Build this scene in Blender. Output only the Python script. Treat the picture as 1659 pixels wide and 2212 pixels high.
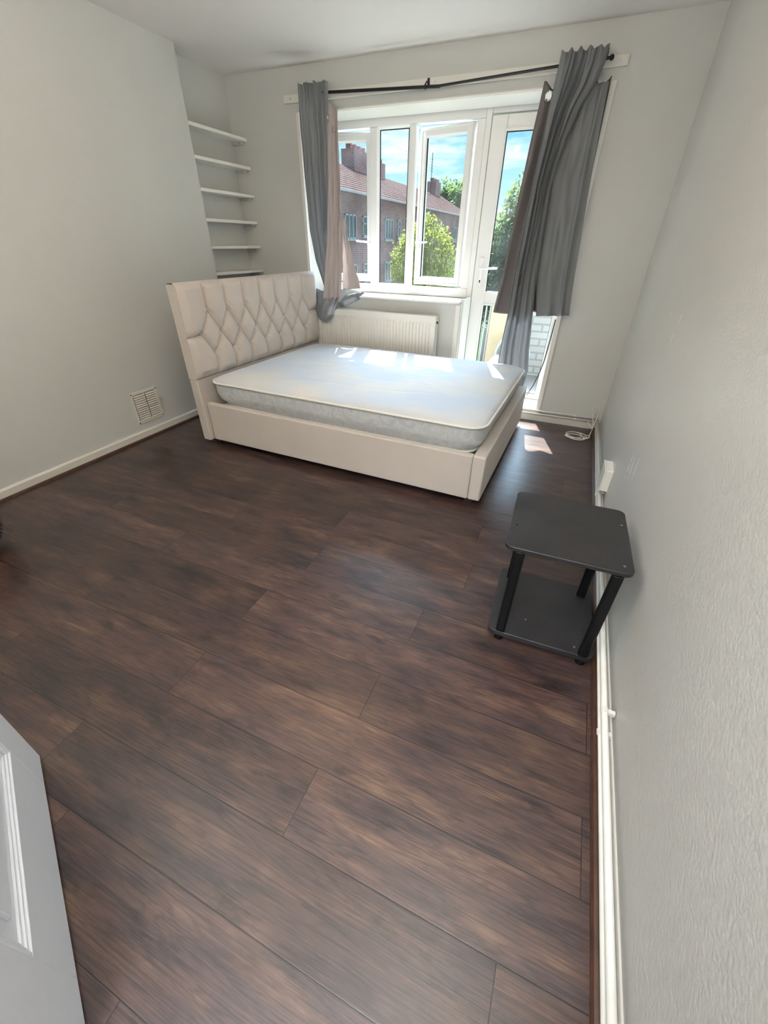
import bpy, bmesh, math, random
from mathutils import Vector, Matrix, Euler, noise
random.seed(7)
C = bpy.context.scene.collection
for o in list(bpy.data.objects): bpy.data.objects.remove(o)
PI = math.pi

# ------------------------------------------------------------------ camera
cd = bpy.data.cameras.new('camera'); cam = bpy.data.objects.new('camera', cd); C.objects.link(cam)
cam.location = (-0.38223, -3.82035, 1.34305)
R = Matrix.Rotation(0.3981116, 4, 'Z') @ Matrix.Rotation(0.9802382, 4, 'X') @ Matrix.Rotation(0.0162106, 4, 'Z')
cam.rotation_euler = R.to_euler()
cd.sensor_fit = 'HORIZONTAL'; cd.sensor_width = 36.0; cd.lens = 36.0*871.968/1659.0
cd.clip_start = 0.02; cd.clip_end = 500
bpy.context.scene.camera = cam

# ------------------------------------------------------------------ light
vs = bpy.context.scene.view_settings
vs.view_transform = 'Standard'; vs.look = 'None'; vs.gamma = 1; vs.use_curve_mapping = False
vs.exposure = 0.64
SUN_DIR = Vector((-0.2275, 0.72, 1.0)).normalized()
SKY = 0.66; GLOW = 20.0; SUN = 18.0; LAMP = 5.0; UP_FILL = 36.0; HALL_FILL = 60.0  # last two: strengths of the added out-of-view fill lamps
sd = bpy.data.lights.new('sun', 'SUN'); sd.energy = SUN; sd.angle = math.radians(0.55); sd.color = (1, .95, .87)
so = bpy.data.objects.new('sun', sd); C.objects.link(so)
so.rotation_euler = SUN_DIR.to_track_quat('Z', 'Y').to_euler(); so.location = (-3, 9, 12)

def world():
    w = bpy.data.worlds.new('sky'); bpy.context.scene.world = w; w.use_nodes = True
    nt = w.node_tree; N = nt.nodes; L = nt.links; N.clear()
    out = N.new('ShaderNodeOutputWorld'); bg = N.new('ShaderNodeBackground')
    tc = N.new('ShaderNodeTexCoord'); sep = N.new('ShaderNodeSeparateXYZ'); L.new(tc.outputs['Generated'], sep.inputs[0])
    cr = N.new('ShaderNodeValToRGB'); L.new(sep.outputs[2], cr.inputs[0])
    e = cr.color_ramp.elements
    e[0].position = 0.0; e[0].color = (.70, .95, 1.0, 1)
    e[1].position = 1.0; e[1].color = (.20, .42, .80, 1)
    m = e.new(.09); m.color = (.48, .88, 1.0, 1)
    m = e.new(.20); m.color = (.20, .68, 1.0, 1)
    m = e.new(.45); m.color = (.45, .68, .92, 1)
    mp = N.new('ShaderNodeMapping'); mp.inputs['Scale'].default_value = (1.6, 1.6, 9.0); mp.inputs['Location'].default_value = (.7, .1, .35)
    L.new(tc.outputs['Generated'], mp.inputs[0])
    nz = N.new('ShaderNodeTexNoise'); nz.inputs['Scale'].default_value = 4.2; nz.inputs['Detail'].default_value = 7; nz.inputs['Roughness'].default_value = .58
    L.new(mp.outputs[0], nz.inputs[0])
    c2 = N.new('ShaderNodeValToRGB'); L.new(nz.outputs[0], c2.inputs[0])
    c2.color_ramp.elements[0].position = .46; c2.color_ramp.elements[0].color = (0, 0, 0, 1)
    c2.color_ramp.elements[1].position = .66; c2.color_ramp.elements[1].color = (.9, .9, .9, 1)
    mx = N.new('ShaderNodeMix'); mx.data_type = 'RGBA'; L.new(c2.outputs[0], mx.inputs[0]); L.new(cr.outputs[0], mx.inputs[6]); mx.inputs[7].default_value = (1.15, 1.2, 1.25, 1)
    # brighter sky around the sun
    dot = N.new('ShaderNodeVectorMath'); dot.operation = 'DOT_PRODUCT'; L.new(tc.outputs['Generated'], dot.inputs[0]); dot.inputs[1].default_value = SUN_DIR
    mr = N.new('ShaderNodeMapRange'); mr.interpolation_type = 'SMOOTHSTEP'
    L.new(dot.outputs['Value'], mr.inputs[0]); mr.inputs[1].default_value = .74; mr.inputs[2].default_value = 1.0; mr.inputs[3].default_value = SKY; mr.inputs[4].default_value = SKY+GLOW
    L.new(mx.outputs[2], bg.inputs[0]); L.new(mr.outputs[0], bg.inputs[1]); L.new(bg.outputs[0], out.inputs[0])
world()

# ------------------------------------------------------------------ materials
def lin(r, g, b):
    f = lambda c: (c/255/12.92) if c/255 <= .04045 else ((c/255+.055)/1.055)**2.4
    return (f(r), f(g), f(b), 1)
def mat(name, col, rough=.5, spec=.5, metal=0.0, bump=0.0, bscale=60, var=0.0, vscale=4, coat=0, sheen=0, alpha=None, trans=None, bstretch=None):
    m = bpy.data.materials.new(name); m.use_nodes = True; nt = m.node_tree; N = nt.nodes; L = nt.links
    p = N['Principled BSDF']; p.inputs['Base Color'].default_value = col; p.inputs['Roughness'].default_value = rough
    p.inputs['Specular IOR Level'].default_value = spec; p.inputs['Metallic'].default_value = metal
    if coat: p.inputs['Coat Weight'].default_value = coat
    if sheen: p.inputs['Sheen Weight'].default_value = sheen
    tc = N.new('ShaderNodeTexCoord')
    if var:
        nz = N.new('ShaderNodeTexNoise'); nz.inputs['Scale'].default_value = vscale; nz.inputs['Detail'].default_value = 6
        L.new(tc.outputs['Object'], nz.inputs[0])
        mr = N.new('ShaderNodeMapRange'); L.new(nz.outputs[0], mr.inputs[0]); mr.inputs[1].default_value = .3; mr.inputs[2].default_value = .7
        mr.inputs[3].default_value = 1-var; mr.inputs[4].default_value = 1+var
        hs = N.new('ShaderNodeHueSaturation'); hs.inputs['Color'].default_value = col; L.new(mr.outputs[0], hs.inputs['Value']); L.new(hs.outputs[0], p.inputs['Base Color'])
    if bump:
        nb = N.new('ShaderNodeTexNoise'); nb.inputs['Scale'].default_value = bscale; nb.inputs['Detail'].default_value = 4
        if bstretch:
            mp = N.new('ShaderNodeMapping'); mp.inputs['Scale'].default_value = bstretch; L.new(tc.outputs['Object'], mp.inputs[0]); L.new(mp.outputs[0], nb.inputs[0])
        else: L.new(tc.outputs['Object'], nb.inputs[0])
        bp = N.new('ShaderNodeBump'); bp.inputs['Strength'].default_value = bump; bp.inputs['Distance'].default_value = .002
        L.new(nb.outputs[0], bp.inputs['Height']); L.new(bp.outputs[0], p.inputs['Normal'])
    if trans:
        tr = N.new('ShaderNodeBsdfTranslucent'); tr.inputs[0].default_value = trans[1]; ms = N.new('ShaderNodeMixShader'); ms.inputs[0].default_value = trans[0]
        L.new(p.outputs[0], ms.inputs[1]); L.new(tr.outputs[0], ms.inputs[2]); L.new(ms.outputs[0], N['Material Output'].inputs[0])
    return m
M = {}
M['wall'] = mat('grey_wall_paint', lin(204, 204, 199), .42, .45, bump=.35, bscale=170, var=.02, vscale=1.5)
M['ceil'] = mat('ceiling_paint', lin(226, 222, 216), .8, .2, bump=.3, bscale=120)
M['white'] = mat('white_gloss_paint', lin(232, 230, 222), .3, .5, bump=.2, bscale=30)
M['board'] = mat('cream_painted_board', lin(222, 220, 209), .45, .4, bump=.2, bscale=25)
M['upvc'] = mat('white_plastic_frame', lin(236, 236, 233), .25, .5)
M['skirt'] = mat('skirting_paint', lin(214, 210, 200), .35, .5, bump=.4, bscale=20)
M['bead'] = mat('dark_beading', lin(70, 46, 34), .35, .5, bump=.4, bscale=30, bstretch=(4, 1, 4), var=.3, vscale=20)
M['pipe'] = mat('white_painted_pipe', lin(220, 217, 208), .3, .5, bump=.25, bscale=25, var=.05, vscale=12)
M['rad'] = mat('cream_radiator_enamel', lin(222, 219, 211), .35, .5)
M['dark'] = mat('dark_void', lin(14, 13, 13), .8, .2)
M['seal'] = mat('black_rubber_seal', lin(22, 24, 30), .6, .3)
M['rod'] = mat('black_metal_rod', lin(24, 22, 30), .35, .5, metal=.3)
M['chrome'] = mat('silver_metal', lin(200, 200, 200), .25, .5, metal=1)
M['uph'] = mat('cream_upholstery', lin(196, 186, 176), .75, .25, bump=.35, bscale=450, var=.03, vscale=5, sheen=.25)
M['button'] = mat('upholstered_button', lin(186, 174, 160), .7, .25)
M['slat'] = mat('pale_wood_slat', lin(205, 178, 130), .5, .4, var=.1, vscale=15)
M['leg'] = mat('dark_wood_foot', lin(60, 38, 28), .4, .4)
M['piping'] = mat('white_piping', lin(222, 219, 210), .7, .2)
M['table'] = mat('black_wood_laminate', lin(40, 38, 39), .40, .5, bump=.8, bscale=14, bstretch=(2, 16, 10), var=.22, vscale=9)
M['tleg'] = mat('black_plastic_tube', lin(7, 7, 9), .5, .3)
M['cable'] = mat('white_cable_plastic', lin(225, 215, 205), .4, .4)
M['doorw'] = mat('white_door_paint', lin(238, 243, 250), .35, .4, bump=.15, bscale=40, var=.015, vscale=20)
M['vent'] = mat('cream_plastic_vent', lin(216, 212, 200), .4, .4)
M['rug'] = mat('dark_fluffy_fabric', lin(52, 46, 48), .95, .1, var=.4, vscale=60)
M['curtain'] = mat('grey_satin_curtain', lin(150, 153, 154), .40, .5, bump=.25, bscale=350, trans=(.38, lin(170, 172, 176)))
M['lin_pink'] = mat('pink_grey_blackout', lin(182, 172, 169), .6, .3, bump=.2, bscale=200, trans=(.10, lin(200, 180, 175)))
M['lin_dark'] = mat('dark_grey_blackout', lin(104, 98, 98), .38, .5, bump=.2, bscale=20, trans=(.03, lin(120, 90, 85)))
M['brassw'] = mat('lamp_glass', lin(240, 235, 225), .4, .4)
M['concrete'] = mat('pale_concrete', lin(112, 108, 100), .8, .2, bump=.4, bscale=30, var=.06)
M['cream'] = mat('cream_render', lin(170, 154, 124), .8, .2, bump=.3, bscale=60)
M['roof_white'] = mat('white_window_plastic', lin(150, 158, 162), .4, .4)
M['car'] = mat('silver_blue_car_paint', lin(150, 165, 180), .25, .5, metal=.3)
M['carglass'] = mat('car_glass', lin(40, 50, 60), .1, .5)
M['tyre'] = mat('tyre_rubber', lin(20, 20, 20), .8, .2)
M['grass'] = mat('grass_ground', lin(44, 58, 28), .9, .1, var=.25, vscale=.6)
M['bark'] = mat('tree_bark', lin(80, 66, 52), .9, .1, bump=.5, bscale=12)

def glass(name, tint=(1, 1, 1, 1), haze=0.0):
    m = bpy.data.materials.new(name); m.use_nodes = True; nt = m.node_tree; N = nt.nodes; L = nt.links; N.clear()
    out = N.new('ShaderNodeOutputMaterial'); t = N.new('ShaderNodeBsdfTransparent'); t.inputs[0].default_value = tint
    g = N.new('ShaderNodeBsdfGlossy'); g.inputs['Roughness'].default_value = .02
    lw = N.new('ShaderNodeLayerWeight'); lw.inputs[0].default_value = .5
    pw = N.new('ShaderNodeMath'); pw.operation = 'POWER'; L.new(lw.outputs['Facing'], pw.inputs[0]); pw.inputs[1].default_value = 4
    fr = N.new('ShaderNodeMath'); fr.operation = 'MULTIPLY_ADD'; L.new(pw.outputs[0], fr.inputs[0]); fr.inputs[1].default_value = .6; fr.inputs[2].default_value = .010
    ms = N.new('ShaderNodeMixShader'); L.new(fr.outputs[0], ms.inputs[0]); L.new(t.outputs[0], ms.inputs[1]); L.new(g.outputs[0], ms.inputs[2])
    if haze:
        d = N.new('ShaderNodeBsdfTranslucent'); d.inputs[0].default_value = (.9, .95, 1, 1)
        nz = N.new('ShaderNodeTexNoise'); nz.inputs['Scale'].default_value = 5; nz.inputs['Detail'].default_value = 5
        tc = N.new('ShaderNodeTexCoord'); L.new(tc.outputs['Object'], nz.inputs[0])
        mr = N.new('ShaderNodeMapRange'); L.new(nz.outputs[0], mr.inputs[0]); mr.inputs[1].default_value = .35; mr.inputs[2].default_value = .75; mr.inputs[3].default_value = haze*.4; mr.inputs[4].default_value = haze*1.8
        m2 = N.new('ShaderNodeMixShader'); L.new(mr.outputs[0], m2.inputs[0]); L.new(ms.outputs[0], m2.inputs[1]); L.new(d.outputs[0], m2.inputs[2]); L.new(m2.outputs[0], out.inputs[0])
    else: L.new(ms.outputs[0], out.inputs[0])
    return m
M['glass'] = glass('window_glass', (.96, .985, .985, 1), .006)
M['farglass'] = mat('dark_window_glass', lin(46, 58, 62), .12, .6, var=.3, vscale=1.2)

def leafmat(name, col, tcol):
    m = mat(name, col, .6, .2, var=.45, vscale=1.6, trans=(.5, tcol)); return m
M['leaf_willow'] = leafmat('willow_leaves', lin(100, 106, 58), lin(126, 134, 58))
M['leaf_mid'] = leafmat('mid_green_leaves', lin(66, 84, 52), lin(98, 120, 64))
M['leaf_blue'] = leafmat('cool_green_leaves', lin(56, 76, 56), lin(80, 106, 62))

def brick():
    m = bpy.data.materials.new('red_brown_brick'); m.use_nodes = True; nt = m.node_tree; N = nt.nodes; L = nt.links; p = N['Principled BSDF']
    tc = N.new('ShaderNodeTexCoord'); sp = N.new('ShaderNodeSeparateXYZ'); L.new(tc.outputs['Object'], sp.inputs[0])
    ad = N.new('ShaderNodeMath'); L.new(sp.outputs[0], ad.inputs[0]); L.new(sp.outputs[1], ad.inputs[1])
    cb = N.new('ShaderNodeCombineXYZ'); L.new(ad.outputs[0], cb.inputs[0]); L.new(sp.outputs[2], cb.inputs[1])
    b = N.new('ShaderNodeTexBrick'); L.new(cb.outputs[0], b.inputs['Vector']); b.inputs['Scale'].default_value = 1
    b.inputs['Brick Width'].default_value = .32; b.inputs['Row Height'].default_value = .11; b.inputs['Mortar Size'].default_value = .016
    b.inputs['Color1'].default_value = lin(142, 92, 88); b.inputs['Color2'].default_value = lin(112, 78, 78); b.inputs['Mortar'].default_value = lin(146, 128, 124)
    nz = N.new('ShaderNodeTexNoise'); nz.inputs['Scale'].default_value = .7; nz.inputs['Detail'].default_value = 6; L.new(tc.outputs['Object'], nz.inputs[0])
    mr = N.new('ShaderNodeMapRange'); L.new(nz.outputs[0], mr.inputs[0]); mr.inputs[1].default_value = .3; mr.inputs[2].default_value = .7; mr.inputs[3].default_value = .8; mr.inputs[4].default_value = 1.25
    hs = N.new('ShaderNodeHueSaturation'); L.new(b.outputs[0], hs.inputs['Color']); L.new(mr.outputs[0], hs.inputs['Value']); L.new(hs.outputs[0], p.inputs['Base Color'])
    p.inputs['Roughness'].default_value = .9; return m
M['brick'] = brick()
def pale_brick():
    m = M['brick'].copy(); m.name = 'painted_pale_brick'
    for n in m.node_tree.nodes:
        if n.type == 'TEX_BRICK':
            n.inputs['Color1'].default_value = lin(146, 146, 142); n.inputs['Color2'].default_value = lin(138, 138, 134); n.inputs['Mortar'].default_value = lin(118, 117, 113)
            n.inputs['Row Height'].default_value = .075; n.inputs['Brick Width'].default_value = .225; n.inputs['Mortar Size'].default_value = .01
    return m
M['palebrick'] = pale_brick()
def roof():
    m = bpy.data.materials.new('roof_tiles'); m.use_nodes = True; nt = m.node_tree; N = nt.nodes; L = nt.links; p = N['Principled BSDF']
    tc = N.new('ShaderNodeTexCoord'); sp = N.new('ShaderNodeSeparateXYZ'); L.new(tc.outputs['Object'], sp.inputs[0])
    cb = N.new('ShaderNodeCombineXYZ'); L.new(sp.outputs[1], cb.inputs[0]); L.new(sp.outputs[2], cb.inputs[1])
    b = N.new('ShaderNodeTexBrick'); L.new(cb.outputs[0], b.inputs['Vector']); b.inputs['Scale'].default_value = 1
    b.inputs['Brick Width'].default_value = .42; b.inputs['Row Height'].default_value = .17; b.inputs['Mortar Size'].default_value = .045; b.inputs['Mortar Smooth'].default_value = .4
    b.inputs['Color1'].default_value = lin(92, 78, 73); b.inputs['Color2'].default_value = lin(80, 66, 62); b.inputs['Mortar'].default_value = lin(36, 28, 28)
    L.new(b.outputs[0], p.inputs['Base Color']); p.inputs['Roughness'].default_value = 1; p.inputs['Specular IOR Level'].default_value = 0; return m
M['roof'] = roof()

def floor_mat():
    m = bpy.data.materials.new('dark_wood_laminate'); m.use_nodes = True; nt = m.node_tree; N = nt.nodes; L = nt.links; p = N['Principled BSDF']
    uv = N.new('ShaderNodeUVMap'); uv.uv_map = 'plank'           # metres along / across, offset per plank
    at = N.new('ShaderNodeAttribute'); at.attribute_name = 'tone'
    mp = N.new('ShaderNodeMapping'); mp.inputs['Scale'].default_value = (.75, 6.0, 1); L.new(uv.outputs[0], mp.inputs[0])
    # distortion field -> cathedral grain
    w = N.new('ShaderNodeTexNoise'); w.inputs['Scale'].default_value = 2.3; w.inputs['Detail'].default_value = 2.5; w.inputs['Roughness'].default_value = .5; L.new(mp.outputs[0], w.inputs[0])
    rg = N.new('ShaderNodeMath'); rg.operation = 'MULTIPLY'; L.new(w.outputs[0], rg.inputs[0]); rg.inputs[1].default_value = 70
    sn = N.new('ShaderNodeMath'); sn.operation = 'SINE'; L.new(rg.outputs[0], sn.inputs[0])
    # fine fibres
    m2 = N.new('ShaderNodeMapping'); m2.inputs['Scale'].default_value = (3.5, 140, 1); L.new(uv.outputs[0], m2.inputs[0])
    f = N.new('ShaderNodeTexNoise'); f.inputs['Scale'].default_value = 1.6; f.inputs['Detail'].default_value = 6; f.inputs['Roughness'].default_value = .65; L.new(m2.outputs[0], f.inputs[0])
    # broad mottling
    m3 = N.new('ShaderNodeMapping'); m3.inputs['Scale'].default_value = (2.2, 9, 1); L.new(uv.outputs[0], m3.inputs[0])
    g = N.new('ShaderNodeTexNoise'); g.inputs['Scale'].default_value = 1.7; g.inputs['Detail'].default_value = 6; g.inputs['Roughness'].default_value = .6; L.new(m3.outputs[0], g.inputs[0])
    def ramp(src, els):
        c = N.new('ShaderNodeValToRGB'); L.new(src, c.inputs[0]); e = c.color_ramp.elements
        e[0].position = els[0][0]; e[0].color = els[0][1]; e[1].position = els[-1][0]; e[1].color = els[-1][1]
        for a, b in els[1:-1]:
            x = e.new(a); x.color = b
        return c.outputs[0]
    base = ramp(g.outputs[0], [(.30, lin(46, 37, 39)), (.43, lin(68, 53, 52)), (.55, lin(82, 62, 56)), (.72, lin(110, 86, 70))])
    def mult(a, b, fac=1.0):
        x = N.new('ShaderNodeMix'); x.data_type = 'RGBA'; x.blend_type = 'MULTIPLY'; x.inputs[0].default_value = fac; L.new(a, x.inputs[6]); L.new(b, x.inputs[7]); return x.outputs[2]
    fib = ramp(f.outputs[0], [(.36, (.52, .51, .53, 1)), (.60, (1.12, 1.12, 1.12, 1))])
    ring = ramp(sn.outputs[0], [(0, (1.06, 1.05, 1.04, 1)), (.5, (1, 1, 1, 1)), (1, (.74, .73, .73, 1))])
    col = mult(mult(base, fib), ring, .8)
    # knots: dark blotches
    vz = N.new('ShaderNodeTexNoise'); vz.inputs['Scale'].default_value = 2.4; vz.inputs['Detail'].default_value = 5; vz.inputs['Roughness'].default_value = .7
    m4 = N.new('ShaderNodeMapping'); m4.inputs['Scale'].default_value = (1.6, 4.2, 1); m4.inputs['Location'].default_value = (31, 17, 0); L.new(uv.outputs[0], m4.inputs[0]); L.new(m4.outputs[0], vz.inputs[0])
    kn = ramp(vz.outputs[0], [(.56, (1, 1, 1, 1)), (.68, (.42, .43, .48, 1))])
    col = mult(col, kn)
    tn = N.new('ShaderNodeMapRange'); L.new(at.outputs['Fac'], tn.inputs[0]); tn.inputs[3].default_value = .66; tn.inputs[4].default_value = 1.06
    hs = N.new('ShaderNodeHueSaturation'); L.new(col, hs.inputs['Color']); L.new(tn.outputs[0], hs.inputs['Value']); hs.inputs['Saturation'].default_value = 1.0
    # seams from the second uv (0..1 inside each plank)
    u2 = N.new('ShaderNodeUVMap'); u2.uv_map = 'edge'; s = N.new('ShaderNodeSeparateXYZ'); L.new(u2.outputs[0], s.inputs[0])
    def edge(src, wd):
        a = N.new('ShaderNodeMath'); a.operation = 'PINGPONG'; L.new(src, a.inputs[0]); a.inputs[1].default_value = .5
        b = N.new('ShaderNodeMapRange'); L.new(a.outputs[0], b.inputs[0]); b.inputs[1].default_value = wd*.4; b.inputs[2].default_value = wd; b.inputs[3].default_value = .12; b.inputs[4].default_value = 1; return b.outputs[0]
    e1 = edge(s.outputs[1], .0095); e2 = edge(s.outputs[0], .0012)
    mn = N.new('ShaderNodeMath'); mn.operation = 'MINIMUM'; L.new(e1, mn.inputs[0]); L.new(e2, mn.inputs[1])
    v2 = N.new('ShaderNodeHueSaturation'); L.new(hs.outputs[0], v2.inputs['Color']); L.new(mn.outputs[0], v2.inputs['Value'])
    L.new(v2.outputs[0], p.inputs['Base Color'])
    rr = N.new('ShaderNodeMapRange'); L.new(f.outputs[0], rr.inputs[0]); rr.inputs[1].default_value = .3; rr.inputs[2].default_value = .7; rr.inputs[3].default_value = .28; rr.inputs[4].default_value = .34; L.new(rr.outputs[0], p.inputs['Roughness'])
    p.inputs['Specular IOR Level'].default_value = .65
    hsum = N.new('ShaderNodeMath'); hsum.operation = 'MULTIPLY_ADD'; L.new(sn.outputs[0], hsum.inputs[0]); hsum.inputs[1].default_value = .12; L.new(f.outputs[0], hsum.inputs[2])
    h2 = N.new('ShaderNodeMath'); h2.operation = 'MULTIPLY_ADD'; L.new(mn.outputs[0], h2.inputs[0]); h2.inputs[1].default_value = .8; L.new(hsum.outputs[0], h2.inputs[2])
    bp = N.new('ShaderNodeBump'); bp.inputs['Strength'].default_value = .22; bp.inputs['Distance'].default_value = .0012; L.new(h2.outputs[0], bp.inputs['Height']); L.new(bp.outputs[0], p.inputs['Normal'])
    return m
M['floor'] = floor_mat()

def mattress_mat(side):
    m = bpy.data.materials.new('mattress_side' if side else 'mattress_top'); m.use_nodes = True; nt = m.node_tree; N = nt.nodes; L = nt.links; p = N['Principled BSDF']
    tc = N.new('ShaderNodeTexCoord')
    if side:
        nz = N.new('ShaderNodeTexNoise'); nz.inputs['Scale'].default_value = 9; nz.inputs['Detail'].default_value = 3; nz.inputs['Distortion'].default_value = 1.6
        L.new(tc.outputs['Object'], nz.inputs[0]); c = N.new('ShaderNodeValToRGB'); L.new(nz.outputs[0], c.inputs[0])
        e = c.color_ramp.elements; e[0].position = .40; e[0].color = lin(186, 188, 188); e[1].position = .50; e[1].color = lin(204, 205, 203)
        x = e.new(.56); x.color = lin(192, 194, 192); L.new(c.outputs[0], p.inputs['Base Color'])
        bp = N.new('ShaderNodeBump'); bp.inputs['Strength'].default_value = .3; bp.inputs['Distance'].default_value = .003; L.new(nz.outputs[0], bp.inputs['Height']); L.new(bp.outputs[0], p.inputs['Normal'])
    else:
        wv = N.new('ShaderNodeTexNoise'); wv.inputs['Scale'].default_value = 2.2; wv.inputs['Detail'].default_value = 2; L.new(tc.outputs['Object'], wv.inputs[0])
        mr = N.new('ShaderNodeMapRange'); L.new(wv.outputs[0], mr.inputs[0]); mr.inputs[1].default_value = .38; mr.inputs[2].default_value = .62
        mx = N.new('ShaderNodeMix'); mx.data_type = 'RGBA'; L.new(mr.outputs[0], mx.inputs[0]); mx.inputs[6].default_value = lin(190, 198, 208); mx.inputs[7].default_value = lin(208, 205, 198)
        L.new(mx.outputs[2], p.inputs['Base Color'])
        q = N.new('ShaderNodeTexWave'); q.wave_type = 'RINGS'; q.inputs['Scale'].default_value = 2.1; q.inputs['Distortion'].default_value = 5; q.inputs['Detail'].default_value = 1; q.inputs['Detail Scale'].default_value = .8
        L.new(tc.outputs['Object'], q.inputs[0]); cr = N.new('ShaderNodeValToRGB'); L.new(q.outputs[0], cr.inputs[0]); cr.color_ramp.elements[0].position = 0; cr.color_ramp.elements[0].color = (0, 0, 0, 1); cr.color_ramp.elements[1].position = .10
        kn = N.new('ShaderNodeTexVoronoi'); kn.inputs['Scale'].default_value = 130; L.new(tc.outputs['Object'], kn.inputs[0])
        ad = N.new('ShaderNodeMath'); ad.operation = 'MULTIPLY_ADD'; L.new(kn.outputs[0], ad.inputs[0]); ad.inputs[1].default_value = .22; L.new(cr.outputs[0], ad.inputs[2])
        bp = N.new('ShaderNodeBump'); bp.inputs['Strength'].default_value = .45; bp.inputs['Distance'].default_value = .005; L.new(ad.outputs[0], bp.inputs['Height']); L.new(bp.outputs[0], p.inputs['Normal'])
    p.inputs['Roughness'].default_value = .75; p.inputs['Sheen Weight'].default_value = .2
    return m
M['mtop'] = mattress_mat(False); M['mside'] = mattress_mat(True)

# right wall gets a few scuffs of bare plaster
def scuffed_wall():
    m = M['wall'].copy(); m.name = 'grey_wall_paint_scuffed'; nt = m.node_tree; N = nt.nodes; L = nt.links; p = N['Principled BSDF']
    old = p.inputs['Base Color'].links[0].from_socket
    tc = N.new('ShaderNodeTexCoord'); tot = None
    for (y0, z0, y1, z1, w) in [(-1.735, .29, -1.750, .61, .032), (-1.81, .33, -1.80, .60, .030), (-1.885, .37, -1.885, .63, .034), (-1.68, 1.04, -1.645, 1.15, .014), (-1.62, .96, -1.655, 1.075, .016), (-1.45, 1.05, -1.425, 1.12, .012)]:
        sp = N.new('ShaderNodeSeparateXYZ'); L.new(tc.outputs['Object'], sp.inputs[0])
        cy, cz = (y0+y1)/2, (z0+z1)/2; ln = math.hypot(y1-y0, z1-z0); ay, az = (y1-y0)/ln, (z1-z0)/ln
        def ax(a, b, off):
            q = N.new('ShaderNodeMath'); q.operation = 'MULTIPLY'; L.new(sp.outputs[1], q.inputs[0]); q.inputs[1].default_value = a
            r = N.new('ShaderNodeMath'); r.operation = 'MULTIPLY_ADD'; L.new(sp.outputs[2], r.inputs[0]); r.inputs[1].default_value = b; L.new(q.outputs[0], r.inputs[2])
            s = N.new('ShaderNodeMath'); s.operation = 'ADD'; L.new(r.outputs[0], s.inputs[0]); s.inputs[1].default_value = -off
            t = N.new('ShaderNodeMath'); t.operation = 'ABSOLUTE'; L.new(s.outputs[0], t.inputs[0]); return t.outputs[0]
        al = ax(ay, az, ay*cy+az*cz); ac = ax(-az, ay, -az*cy+ay*cz)
        def lt(src, v):
            q = N.new('ShaderNodeMapRange'); L.new(src, q.inputs[0]); q.inputs[1].default_value = 0; q.inputs[2].default_value = v; q.inputs[3].default_value = 1; q.inputs[4].default_value = 0; return q.outputs[0]
        mu = N.new('ShaderNodeMath'); mu.operation = 'MULTIPLY'; L.new(lt(al, ln*.6), mu.inputs[0]); L.new(lt(ac, w), mu.inputs[1])
        if tot is None: tot = mu.outputs[0]
        else:
            a = N.new('ShaderNodeMath'); a.operation = 'MAXIMUM'; L.new(tot, a.inputs[0]); L.new(mu.outputs[0], a.inputs[1]); tot = a.outputs[0]
    nz = N.new('ShaderNodeTexNoise'); nz.inputs['Scale'].default_value = 55; nz.inputs['Detail'].default_value = 5; L.new(tc.outputs['Object'], nz.inputs[0])
    mu = N.new('ShaderNodeMath'); mu.operation = 'MULTIPLY'; L.new(nz.outputs[0], mu.inputs[0]); L.new(tot, mu.inputs[1])
    th = N.new('ShaderNodeMapRange'); L.new(mu.outputs[0], th.inputs[0]); th.inputs[1].default_value = .26; th.inputs[2].default_value = .36; th.inputs[4].default_value = .8
    mx = N.new('ShaderNodeMix'); mx.data_type = 'RGBA'; L.new(th.outputs[0], mx.inputs[0]); L.new(old, mx.inputs[6]); mx.inputs[7].default_value = lin(240, 240, 240); L.new(mx.outputs[2], p.inputs['Base Color'])
    for n in N:
        if n.type == 'BUMP': n.inputs['Strength'].default_value = .8
        if n.type == 'TEX_NOISE' and abs(n.inputs['Scale'].default_value-170) < 1: n.inputs['Scale'].default_value = 110
    p.inputs['Roughness'].default_value = .36
    return m
M['wallr'] = scuffed_wall()

# ------------------------------------------------------------------ helpers
def bx(bm, x0, x1, y0, y1, z0, z1, rot=None, piv=None):
    v = [bm.verts.new((x, y, z)) for x in (x0, x1) for y in (y0, y1) for z in (z0, z1)]
    for f in ((0, 1, 3, 2), (4, 6, 7, 5), (0, 4, 5, 1), (2, 3, 7, 6), (0, 2, 6, 4), (1, 5, 7, 3)): bm.faces.new([v[i] for i in f])
    if rot is not None:
        for a in v: a.co = rot @ (a.co-Vector(piv)) + Vector(piv)
    return v
def prism(bm, pts, axis, a, b):                      # pts 2-D outline extruded along axis a..b
    def P(p, t):
        return {'x': (t, p[0], p[1]), 'y': (p[0], t, p[1]), 'z': (p[0], p[1], t)}[axis]
    A = [bm.verts.new(P(p, a)) for p in pts]; B = [bm.verts.new(P(p, b)) for p in pts]; n = len(pts)
    bm.faces.new(A); bm.faces.new(B[::-1])
    for i in range(n): bm.faces.new([A[i], B[i], B[(i+1) % n], A[(i+1) % n]])
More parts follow.
